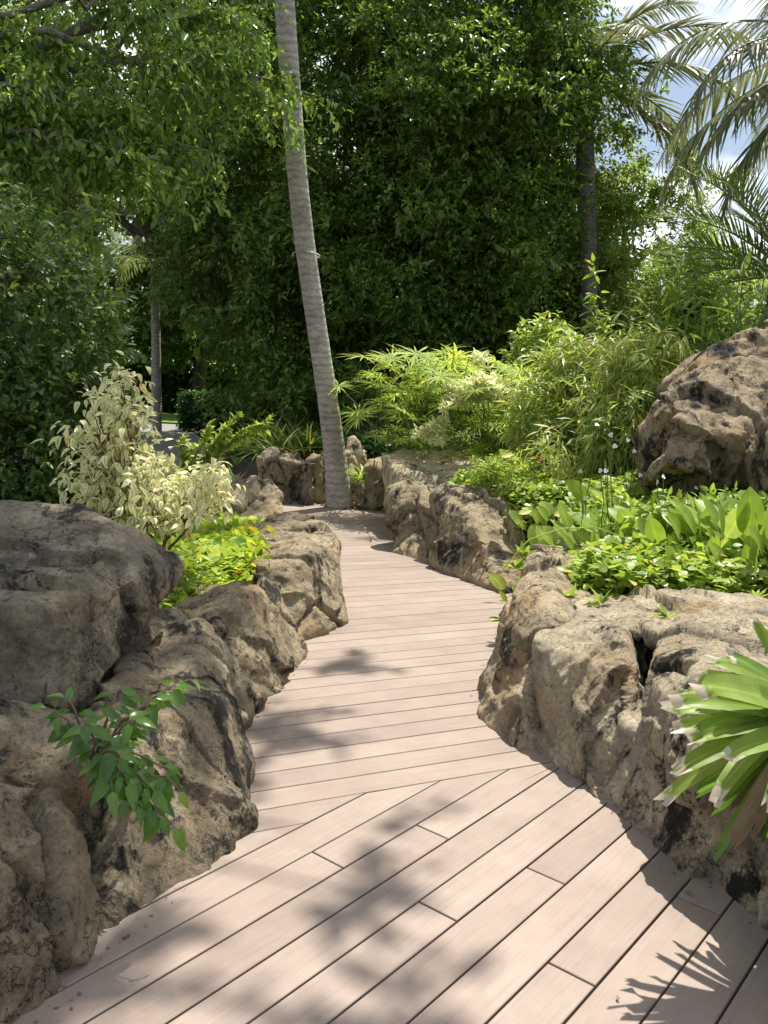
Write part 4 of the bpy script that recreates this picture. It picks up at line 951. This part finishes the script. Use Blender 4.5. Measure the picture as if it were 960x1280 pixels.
for k, (x_, y_, Y_, hh, nn) in enumerate([(730, 640, 5.9, .34, 12), (760, 650, 5.7, .34, 12), (790, 615, 6.3, .34, 11), (825, 640, 5.6, .34, 11), (860, 640, 5.4, .36, 12), (895, 655, 5.2, .42, 13), (935, 650, 5.1, .46, 14), (965, 660, 5.0, .45, 12), (690, 640, 6.4, .28, 10), (870, 600, 6.0, .34, 10), (920, 610, 5.7, .36, 10), (700, 615, 7.0, .28, 9), (845, 680, 5.0, .26, 9), (770, 600, 6.8, .3, 9), (1000, 640, 5.2, .45, 12)]):
    X = P(x_, y_, Y_)[0]; z0 = gz(X, Y_)+.02; b = np.array([X, Y_, z0]); nn = int(nn*1.9)
    lab_ = ['left end of the bed by the yellow leaf', 'behind the creepers at the bed middle', 'in the back row under the tall grasses', 'beside the flower stalks at mid bed', 'in front of the orange boulder', 'with broad leaves below the boulder corner', 'with the tallest paddle leaves at the right edge',
            'cut by the right edge of the frame', 'low, next to the small bushy weed', 'tucked against the boulder foot', 'close under the right boulder chunk', 'farthest left, behind the fluted rock', 'small, nearest the cream-topped rock', 'farthest back behind the white flowers', 'outside the right edge of the bed'][k]
    t = thing('sword_plant', 'bright green broad-leaved water plant '+lab_, 'plant', tuple(b), 'broad-leaved water plants in the bed')
    ml, ms = MB(), MB()
    for j in range(int(nn*1.5)):
        az = rng.random()*2*PI; sp = .08+.26*rng.random(); h_ = hh*1.3*(.35+.8*rng.random()**1.3)
        pe = b + np.array([math.cos(az)*sp, math.sin(az)*sp, h_*.5])
        q = limb(b, pe, 5, .05); ms.tube(q, [.004, .004, .003, .003, .002], 4)
        lean = .35+.9*rng.random(); d = norm(np.array([math.cos(az)*lean, math.sin(az)*lean, 1.0]))
        ml.leaves(T_strip(.55, .12+.25*rng.random(), 7, .18, lambda t: max(.05, math.sin(PI*min(1, t**.85))**.55)), [pe], [d], [norm(np.array([-math.cos(az)*.5+rng.normal()*.5, -.9, .7]))], h_*.36+.045, .85+.3*rng.random())
    ms.build('stem', M['twig'], t, True); ml.build('leaves', M['sword'], t, True)
    clumps.append((t, b))
done = {}
for x_, y_ in fl_px:
    best = min(clumps, key=lambda q: abs(q[1][0]-P(x_, y_, q[1][1])[0])*1.0 + .0*abs(q[1][1]))
    t, b = best; Yf_ = b[1]-.05
    c = np.array(P(x_, y_, Yf_))
    if c[2] < b[2]+.1: c = np.array(P(x_, y_, Yf_+.5))
    done.setdefault(id(t), [t, b, MB(), MB()])
    fm, fc = MB(), MB(); flower(fm, fc, c); fo = fm.build('flower', M['white'], t); sub = fc.build('flower_centre', M['yellow']); sub.parent = fo; sub.matrix_parent_inverse = fo.matrix_world.inverted(); q = limb(b, c, 6, .05, -.1); done[id(t)][3].tube(q, .0035, 5)
for t, b, f1, f2 in done.values():
    f2.build('flower_stalk', M['twig'], t, True)

# creeping ground cover of the bed
def cover(name, label, cat, pts, T, leaf, mat, hgt=.08, per=5, kind='stuff', z=None, spread=.05, up=.8):
    mb = MB(); n = len(pts)
    gh = ground_h(pts) if z is None else np.full(n, z)
    base = np.column_stack([pts, gh])
    for j in range(per):
        o = base + rng.normal(size=(n, 3))*np.array([spread, spread, 0]) + np.array([0, 0, 1])*(hgt*rng.random(n))[:, None]
        d = norm(rng.normal(size=(n, 3))*np.array([1, 1, .35]) + np.array([0, 0, up*.4]))
        mb.leaves(T, o, d, norm(np.array([0, 0, 1.])+.4*rng.normal(size=o.shape)), leaf*(.6+.7*rng.random(n)))
    return tag(mb.build(name, mat), label, cat, None, kind)
def rect(n, x0, x1, y0, y1, test=None):
    p = np.stack([rng.uniform(x0, x1, n), rng.uniform(y0, y1, n)], -1)
    if test is not None: p = p[test(p)]
    return p
dR = lambda p: np.minimum(seg_dist(p, OUT), seg_dist(p, PATH))
p = rect(15000, .7, 4.2, 4.55, 8.6, lambda p: (dR(p) > .38) & (p[:, 1] > 4.75 + .25*np.sin(p[:, 0]*3)) & (sn(np.column_stack([p, p[:, 0]*0]), 2.0) > -.75))
cover('creeper_cover', 'bright creeping plants covering the soil of the raised bed on the right', 'ground cover', p, OVALR, .06, M['creeper'], .30, 7)
p = rect(4600, -2.6, -.6, 4.9, 7.0, lambda p: (dR(p) > .30))
cover('lime_cover', 'lime-green rosette plants covering the bed behind the left rocks', 'ground cover', p, OVALR, .085, M['lime'], .10, 4, up=1.2)
p = rect(2600, -1.9, -.9, 4.0, 5.3, lambda p: (dR(p) > .3))
cover('small_leaf_cover', 'small green leaves in the gap between the boulder and the left rocks', 'ground cover', p, OVAL, .055, M['creeper'], .14, 4)
p = rect(7000, -1.0, 4.5, 11.9, 14.5)
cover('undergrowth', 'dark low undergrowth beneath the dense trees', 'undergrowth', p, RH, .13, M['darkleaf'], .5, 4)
p = rect(5000, -8, -1.6, 3.5, 9.5, lambda p: (dR(p) > .5) & (p[:, 0] < -2.2))
cover('shade_cover', 'low green leaves growing at the foot of the clipped bush', 'ground cover', p, RH, .09, M['hedge'], .25, 4)
p = rect(5000, 2.2, 9, 8.5, 16)
cover('bank_cover', 'loose greenery covering the top of the right bank', 'ground cover', p, RH, .11, M['bamboo'], .6, 5)

# small weeds on top of the right rocks
for k, (x_, y_, Y_, n_, l_) in enumerate([(708, 745, 4.45, 9, .085), (752, 750, 4.3, 8, .08), (835, 768, 4.0, 10, .08), (912, 800, 3.6, 16, .10), (700, 758, 4.3, 5, .06), (945, 745, 4.3, 9, .08), (618, 765, 4.9, 7, .08), (655, 690, 5.6, 14, .10), (645, 705, 5.4, 12, .09), (730, 715, 4.9, 12, .08), (685, 735, 4.7, 8, .07)]):
    b = np.array(P(x_, y_+6, Y_)); mb = MB(); n_ = int(n_*1.6)
    if k == 6: b = np.array([at(618, 775)[0]+.05, at(618, 775)[1], .0])
    az = rng.random(n_)*2*PI; el = rng.uniform(.2, 1.3, n_)
    d = np.stack([np.cos(az)*np.cos(el), np.sin(az)*np.cos(el), np.sin(el)], -1)
    mb.leaves(T_strip(.3, .3, 4, .2, lance), np.tile(b, (n_, 1))+d*.005+rng.normal(size=(n_, 3))*.004, d, norm(np.array([0, 0, 1.])+.4*rng.normal(size=d.shape)), l_*(.6+.7*rng.random(n_)), 1)
    tag(mb.build('weed', M['creeper']), ['tuft of weed on the left shoulder of the cream-topped rock', 'yellowish weed at the crack behind the upright pitted rock', 'three-leaved seedling standing alone on the cream rock top', 'scrubby weed beside the strap-leaf plant on the rock top', 'low tuft in the hollow behind the upright pitted rock',
        'weed at the bed edge near the right frame edge', 'little weed at deck level against the upright pitted rock', 'leafy weed hanging from the gap right of the fluted rock', 'drooping weed in the gap between fluted and pitted rocks', 'weed by the small dark stone at the creeper edge', 'tiny weed below the half-buried grey stone'][k], 'weed', 'weeds growing on the right rocks')
mb = MB()
for a, b in [((960, 600), (790, 690)), ((585, 0), (0, 0))][:1]: pass
q = np.array([P(628, 712, 5.0), P(660, 675, 5.1), P(700, 661, 5.2), P(745, 659, 5.2), P(790, 676, 5.1)]); k_ = np.linspace(0, 4, 24)
mb.tube(np.stack([np.interp(k_, range(5), q[:, i]) for i in range(3)], -1), .004, 5)
q = np.array([P(760, 738, 4.6), P(765, 705, 4.7), P(795, 698, 4.7), P(830, 728, 4.6)]); k_ = np.linspace(0, 3, 20)
mb.tube(np.stack([np.interp(k_, range(4), q[:, i]) for i in range(3)], -1), .004, 5)
tag(mb.build('runner_stem', M['lime'], None, True), 'long arching green runner over the rocks at the bed edge', 'vine')
# single yellowing leaves
for k, (x_, y_) in enumerate([(663, 643), (707, 645), (640, 572)]):
    c = np.array(P(x_, y_, 6.6+.6*(k == 2))); mb = MB()
    mb.leaves(T_strip(.5, .15, 6, .2, oval), [c-np.array([.09, 0, 0])], [(1, .3, .35)], [(0, -.9, 1)], .12)
    mb.tube([c-np.array([.09, 0, 0]), c+np.array([-.05, .05, -.12]), c+np.array([.0, .1, -.3])], .003, 4)
    tag(mb.build('yellow_leaf', M['yellow'], None, True), ['yellow leaf lying flat over the fluted rock', 'yellow leaf standing in the bed beside the fluted rock end', 'pale lime leaf above the bushy weed at the pale flat rock'][k], 'leaf')

# papyrus clumps
def papyrus(label, base, n, h, sx, mat='papyrus', blade=.20, nb=17, sy=.3, lean=0.):
    t = thing('papyrus_clump', label, 'plant', base, 'umbrella papyrus clumps')
    ms, ml = MB(), MB(); T = T_strip(.075, .32, 4, .2, lance)
    for k in range(n):
        hh = h*(.5+.55*rng.random()); e = np.array(base)+np.array([rng.normal()*sx+lean, rng.normal()*sy, hh])
        q = limb(np.array(base)+rng.normal(size=3)*np.array([sx*.5, sy*.5, 0]), e, 6, .04, -.05); ms.tube(q, .004, 4)
        az = np.arange(nb)*2*PI/nb+rng.random(nb)*.3; tilt = norm(np.array([rng.normal()*.35, rng.normal()*.35-.15, 1]))
        a = norm(np.cross(tilt, [0, 1., .2])); b = np.cross(tilt, a)
        d = norm(np.cos(az)[:, None]*a+np.sin(az)[:, None]*b+tilt*(.15+.25*rng.random((nb, 1))))
        ml.leaves(T, np.tile(e, (nb, 1)), d, np.tile(tilt, (nb, 1)), blade*(.75+.5*rng.random(nb))*(.8+.4*rng.random()))
    ms.build('stem', M['twig'], t, True); ml.build('foliage', M[mat], t)
papyrus('papyrus clump with star-shaped heads against the dark trees, leftmost and tallest', (.38, 10.4, .4), 60, 1.5, .42, blade=.27, nb=19)
papyrus('papyrus clump around the cream plumes, behind the pale flat rock', (1.2, 10.0, .45), 64, 1.3, .42, blade=.24)
papyrus('papyrus clump right of the cream plumes, paler and finer', (1.9, 9.6, .55), 56, 1.15, .40, blade=.17)
papyrus('low papyrus growing just behind the flat-topped rock', (.85, 10.2, .4), 44, .7, .5, blade=.22)
papyrus('dark papyrus in deep shade right behind the leaning palm', (-.1, 12.6, .3), 22, 1.1, .4, 'darkleaf', .22)
# cream plumes
t = thing('plume_plant', 'plant with fluffy cream flower plumes amid the papyrus', 'plant', (1.2, 10.0, .4))
ms = MB(); 
for k, (x_, y_, r_) in enumerate([(605, 486, .27), (575, 500, .16), (540, 535, .14), (632, 496, .13)]):
    c = np.array(P(x_, y_, 9.5)); mp_ = MB(); ms.tube(limb((1.2, 10.0, .4), c, 6, .05, -.1), .006, 4)
    n = int(1300*(r_/.2)**2)
    sub = rng.normal(size=(14, 3))*np.array([.55, .4, .42])*r_; kk = rng.integers(0, 14, n); u = sub[kk]+rdir(n)*rng.random((n, 1))**.5*r_*.38; o = c+u
    mp_.leaves(T_rhomb(.3, .05, .3), o, norm(u*.5/r_+rng.normal(size=u.shape)*.6+np.array([0, -.1, .5])), norm(np.array([0, 0, 1.])+.5*rdir(n)),  .07*(.6+.8*rng.random(n)))
    mp_.build('plume', M['cream'], t)
ms.build('stem', M['twig'], t, True)

# narrow-leaved shrubs on the right bank
def cloud(name, label, cat, base, lobes, n, T, leaf, mat, stem, per=7, twig=.2, group=None, **kw):
    t = thing(name, label, cat, base, group); mb = MB(); crown(mb, lobes, n, T, leaf, per=per, twig=twig, **kw)
    mb.build('foliage', mat, t); ms = MB()
    for c, r in lobes:
        for q in range(4): ms.tube(limb(np.array(base)+rng.normal(size=3)*np.array([.08, .08, 0]), np.array(c)+rdir(1)[0]*np.array(r)*.7, 6, .08), np.linspace(.012, .004, 6), 4)
    ms.build('stem', stem, t, True); return t
NL = T_strip(.14, .35, 3, .2, lance)
def lb_(x, y, Y, rx, ry, rz): return (P(x, y, Y), (rx, ry, rz))
cloud('narrow_leaf_shrub', 'dense yellow-green narrow-leaved shrub at the middle of the bank, below the upright palm', 'shrub', (2.2, 9.2, .7), [lb_(740, 470, 9.2, .55, .4, .45), lb_(700, 520, 9.0, .5, .4, .42), lb_(770, 530, 8.6, .5, .4, .42)], 1500, NL, .15, M['bamboo'], M['twig'], gap=-.6, gf=3, droop=.4, up=.6, rough=.35, ph=1)
cloud('narrow_leaf_shrub', 'light feathery narrow-leaved shrub left of the orange boulder', 'shrub', (2.6, 8.2, .8), [lb_(800, 470, 8.2, .42, .35, .45), lb_(780, 540, 7.9, .42, .35, .35), lb_(735, 560, 8.0, .42, .3, .3)], 1100, NL, .14, M['bamboo'], M['twig'], gap=-.6, gf=3, droop=.5, up=.5, rough=.35, ph=2)
cloud('leafy_shrub', 'round-leaved bright shrub at the left end of the bank, beside the dark trees', 'shrub', (2.0, 11.2, .4), [lb_(680, 445, 11.2, .45, .4, .45), lb_(665, 490, 11.0, .4, .4, .5)], 600, OVAL, .09, M['creeper'], M['twig'], gap=-.4, gf=3, droop=.2, up=.5, rough=.35, ph=3)
cloud('leafy_shrub', 'small feathery bright weed bush over the fluted rock', 'shrub', (1.35, 7.9, .5), [lb_(630, 590, 7.9, .26, .22, .18), lb_(650, 615, 7.7, .22, .2, .13)], 420, RHN, .05, M['creeper'], M['twig'], per=9, twig=.1, gap=-.8, gf=3, droop=.2, up=.8, rough=.35, ph=4)
stem_shrub('young_tree', 'slender young shoot with round leaves standing in front of the upright palm trunk', 'plant', (P(752, 450, 9.6)[0], 9.6, .6), [P(742, 325, 9.6), P(752, 345, 9.6), P(735, 380, 9.5), P(760, 385, 9.6)], OVAL, .12, M['creeper'], M['twigb'], 22, .008, .8, .3)
# ginger-like lance leaved stems
LL = T_strip(.17, .3, 6, .25, lance)
def ginger(label, base, tips, leaf=.28, dens=18, name='lance_leaf_plant'):
    t = thing(name, label, 'plant', base, 'tall lance-leaved plants on the bank'); ms, ml = MB(), MB()
    for tip in tips:
        q = limb(np.array(base)+rng.normal(size=3)*np.array([.12, .1, 0]), tip, 9, .04, -.06); ms.tube(q, np.linspace(.011, .004, 9), 5)
        k = dens; tt = np.linspace(1.5, 8, k); i = np.minimum(tt.astype(int), 7); f_ = (tt-i)[:, None]
        o = q[i]*(1-f_)+q[i+1]*f_; tan = norm(q[i+1]-q[i]); az = np.arange(k)*PI+rng.normal(size=k)*.4+rng.random()*6
        side = np.stack([np.cos(az), np.sin(az)*.8, np.zeros(k)], -1)
        d = norm(tan*.7+side*.8+rng.normal(size=o.shape)*.12)
        ml.leaves(LL, o, d, norm(np.array([0, -.2, 1.])+.3*rng.normal(size=o.shape)), leaf*(.65+.5*rng.random(k)), .9)
    ms.build('stem', M['twig'], t, True); ml.build('foliage', M['ginger'], t, True)
cloud('leafy_shrub', 'mound of small bright leaves at the foot of the orange boulder', 'shrub', (2.5, 5.5, .7), [((2.15, 5.55, .78), (.42, .28, .16)), ((2.75, 5.3, .80), (.5, .3, .2)), ((1.85, 5.9, .70), (.35, .3, .14))], 900, OVAL, .06, M['creeper'], M['twig'], per=7, twig=.12, gap=-.9, gf=3, droop=.1, up=.9, rough=.4, ph=6)
ginger('tall lance-leaved plant above the orange boulder, right of the shoot', (P(860, 460, 8.3)[0], 8.3, 1.0), [P(x, y, 8.3+rng.normal()*.2) for x, y in [(800, 370), (825, 345), (850, 335), (870, 340), (845, 375), (890, 360), (815, 400), (880, 395)]])
ginger('tall lance-leaved plant at the right edge above the boulder top', (P(930, 440, 8.0)[0], 8.0, 1.1), [P(x, y, 8.0+rng.normal()*.2) for x, y in [(905, 350), (930, 330), (955, 325), (975, 350), (920, 385), (950, 380), (990, 330)]])
ginger('lance-leaved plant bending left over the narrow-leaved shrub', (P(820, 480, 8.6)[0], 8.6, 1.0), [P(x, y, 8.5+rng.normal()*.2) for x, y in [(785, 390), (760, 400), (800, 415), (775, 430), (820, 420)]], .24)
# arching strap leaves
t = thing('strap_grass', 'arching long-bladed grass above the boulder, right edge', 'plant', (P(900, 440, 7.7)[0], 7.7, 1.2)); mb = MB()
b = np.array([P(925, 430, 7.7)[0], 7.7, 1.5]); n = 60; az = rng.random(n)*2*PI; el = rng.uniform(.3, 1.4, n)
d = np.stack([np.cos(az)*np.cos(el), np.sin(az)*np.cos(el), np.sin(el)], -1)
mb.leaves(T_strip(.035, .7, 8, .2, lance), np.tile(b, (n, 1))+rng.normal(size=(n, 3))*.04, d, np.tile([0, 0, 1.], (n, 1)), .75*(.7+.5*rng.random(n))); mb.build('foliage', M['bamboo'], t)

# grass clumps and dark plants near the palm
def tuft(label, b, n, L, w, mat, spread=.12, droop=.6, name='grass_clump'):
    mb = MB(); az = rng.random(n)*2*PI; el = rng.uniform(.35, 1.45, n)
    d = np.stack([np.cos(az)*np.cos(el), np.sin(az)*np.cos(el), np.sin(el)], -1)
    mb.leaves(T_strip(w, droop, 7, .2, lance), np.tile(b, (n, 1))+rng.normal(size=(n, 3))*np.array([spread, spread, .0]), d, np.tile([0, 0, 1.], (n, 1))+.1*rng.normal(size=(n, 3)), L*(.6+.6*rng.random(n)))
    return tag(mb.build(name, mat), label, 'grass')
tuft('arching yellow-green grass clump left of the palm, above the shaded rock', P(357, 568, 12.0), 260, .62, .035, M['grassy'], .22)
tuft('small dark green grass tuft between the pale shrub and the small tan rock', (P(278, 615, 8.9)[0], 8.9, .32), 150, .36, .05, M['grassy'], .1, .4)
tuft('small leafy tuft on the rock right of the palm base', P(451, 600, 11.0), 60, .28, .09, M['sword'], .06)
tuft('yellowish spiky plant behind the pale shrub by the path', (P(192, 590, 8.6)[0], 8.6, .5), 50, .3, .14, M['yellow'], .05, .3, 'spiky_plant')
for k, (x_, y_, Y_) in enumerate([(400, 560, 12.4), (445, 555, 12.6), (475, 560, 12.3), (300, 560, 13.0)]):
    tuft('broad dark plant in shade, '+['directly left of the palm trunk', 'directly right of the palm trunk', 'under the leftmost papyrus', 'above the dim path edge'][k], P(x_, y_+12, Y_), 40, .5, .28, M['hedge'], .1, .6, 'shade_plant')
# branch of small leaves reaching right above the pale shrub
b = (P(215, 610, 8.3)[0], 8.3, .3)
tips = [P(x, y, 8.3) for x, y in [(340, 522), (325, 530), (300, 520), (285, 535), (262, 530), (310, 545), (280, 555), (240, 560), (230, 545), (335, 535), (295, 550), (255, 575)]]
stem_shrub('branching_shrub', 'shrub with a slanting branch of small bright leaves pointing right toward the palm', 'shrub', b, tips, OVAL, .08, M['papyrus'], M['bark'], 60, .014, .6, .0, upbias=.3)

# ------------------------------------------------------------------ debris on the deck
for k, (x_, y_, s_) in enumerate([(855, 1115, .02), (839, 1091, .012), (826, 1090, .010), (838, 1150, 0), (773, 1253, .012), (557, 1049, .008)]):
    if s_ == 0: continue
    c = np.array(at(x_, y_)); c[2] = .004; mb = MB()
    mb.leaves(T_strip(.5, -.15, 4, .6, oval), [c], [(rng.normal(), rng.normal(), .05)], [(0, 0, 1)], s_*1.6)
    tag(mb.build('fallen_leaf', M['deadleaf']), ['curled brown leaf scrap on the deck gap near the right rock', 'tiny brown flake at the right rock foot, right one', 'tiny brown flake at the right rock foot, left one', '', 'small brown flake on the bare near boards', 'tiny pale flake at a board joint mid deck'][k], 'leaf')
n = 260; p = np.column_stack([rng.normal(size=n)*.22+P(445, 632, 11)[0], rng.uniform(10.75, 11.15, n), rng.uniform(-.02, .05, n)])
mb = MB(); mb.leaves(OVAL, p, norm(rng.normal(size=(n, 3))*np.array([1, 1, .2])), norm(np.array([0, 0, 1.])+.5*rng.normal(size=(n, 3))), .06*(.6+rng.random(n)))
tag(mb.build('leaf_litter', M['deadleaf']), 'brown leaf litter heaped at the foot of the leaning palm', 'leaf litter', None, 'stuff')

n = 900; k = rng.integers(0, 2, n); yy = rng.uniform(1.6, 10.5, n); xx = np.array([interp(RIGHT if q else LEFT, y) for q, y in zip(k, yy)]) + np.where(k == 1, -1, 1)*(.03+np.abs(rng.normal(size=n))*.035)
mb = MB(); mb.leaves(OVAL, np.column_stack([xx, yy, np.full(n, .003)]), norm(np.column_stack([rng.normal(size=(n, 2)), .12*rng.normal(size=n)])), norm(np.array([0, 0, 1.])+.15*rng.normal(size=(n, 3))), .012*(.4+1.6*rng.random(n)**3))
tag(mb.build('deck_debris', M['deadleaf']), 'fine brown leaf crumbs gathered along both edges of the boardwalk', 'debris', None, 'stuff')

# ------------------------------------------------------------------ camera, sun, sky
cam = bpy.data.cameras.new('camera'); co = bpy.data.objects.new('camera', cam); COL.objects.link(co); S.camera = co
cam.sensor_fit = 'VERTICAL'; cam.sensor_height = 36; cam.lens = 36*F/1280; cam.clip_end = 2000; cam.clip_start = .05
co.location = (0, 0, H)
cr_, sr_ = math.cos(ROLL), math.sin(ROLL)
X = Vector((cr_, math.sin(PT)*sr_, math.cos(PT)*sr_)); fwd = Vector((0, math.cos(PT), -math.sin(PT)))
Yv = Vector((-sr_, math.sin(PT)*cr_, math.cos(PT)*cr_))
co.rotation_euler = Matrix((X, Yv, -fwd)).transposed().to_euler()

EL, AZ = math.radians(66), math.radians(30)      # azimuth measured from straight ahead (+y) towards +x
sd = Vector((math.sin(AZ)*math.cos(EL), math.cos(AZ)*math.cos(EL), math.sin(EL)))
sun = bpy.data.lights.new('sun', 'SUN'); so = bpy.data.objects.new('sun', sun); COL.objects.link(so)
sun.energy = 5.0; sun.angle = math.radians(.53); sun.color = (1, .95, .87)
so.rotation_euler = (-sd).to_track_quat('-Z', 'Y').to_euler()

w = bpy.data.worlds.new('World'); S.world = w; w.use_nodes = True
nd, lk = w.node_tree.nodes, w.node_tree.links; nd.clear()
sky = nd.new('ShaderNodeTexSky'); sky.sky_type = 'NISHITA'; sky.sun_disc = False; sky.sun_elevation = EL; sky.sun_rotation = AZ
sky.air_density = 1.2; sky.dust_density = 2.0
tc = nd.new('ShaderNodeTexCoord'); mp = nd.new('ShaderNodeMapping'); mp.inputs['Scale'].default_value = (1.6, 1.6, 4.0); mp.inputs['Location'].default_value = (.3, .2, .4); lk.new(tc.outputs['Generated'], mp.inputs[0])
nz = nd.new('ShaderNodeTexNoise'); nz.inputs['Scale'].default_value = 2.6; nz.inputs['Detail'].default_value = 9; nz.inputs['Roughness'].default_value = .55; lk.new(mp.outputs[0], nz.inputs[0])
r = ramp(nd, [(.45, (0, 0, 0)), (.68, (1, 1, 1))]); lk.new(nz.outputs[0], r.inputs[0])
mx = N_(nd, 'ShaderNodeMix', data_type='RGBA'); lk.new(r.outputs[0], mx.inputs[0]); lk.new(sky.outputs[0], mx.inputs[6]); mx.inputs[7].default_value = (13.5, 13.7, 14.2, 1)
bgn = nd.new('ShaderNodeBackground'); bgn.inputs['Strength'].default_value = .085; lk.new(mx.outputs[2], bgn.inputs[0])
wo = nd.new('ShaderNodeOutputWorld'); lk.new(bgn.outputs[0], wo.inputs[0])

S.view_settings.view_transform = 'Standard'; S.view_settings.look = 'None'; S.view_settings.gamma = 1; S.view_settings.exposure = .60
S.render.engine = 'CYCLES'; S.cycles.max_bounces = 8; S.cycles.transmission_bounces = 4; S.cycles.use_denoising = True
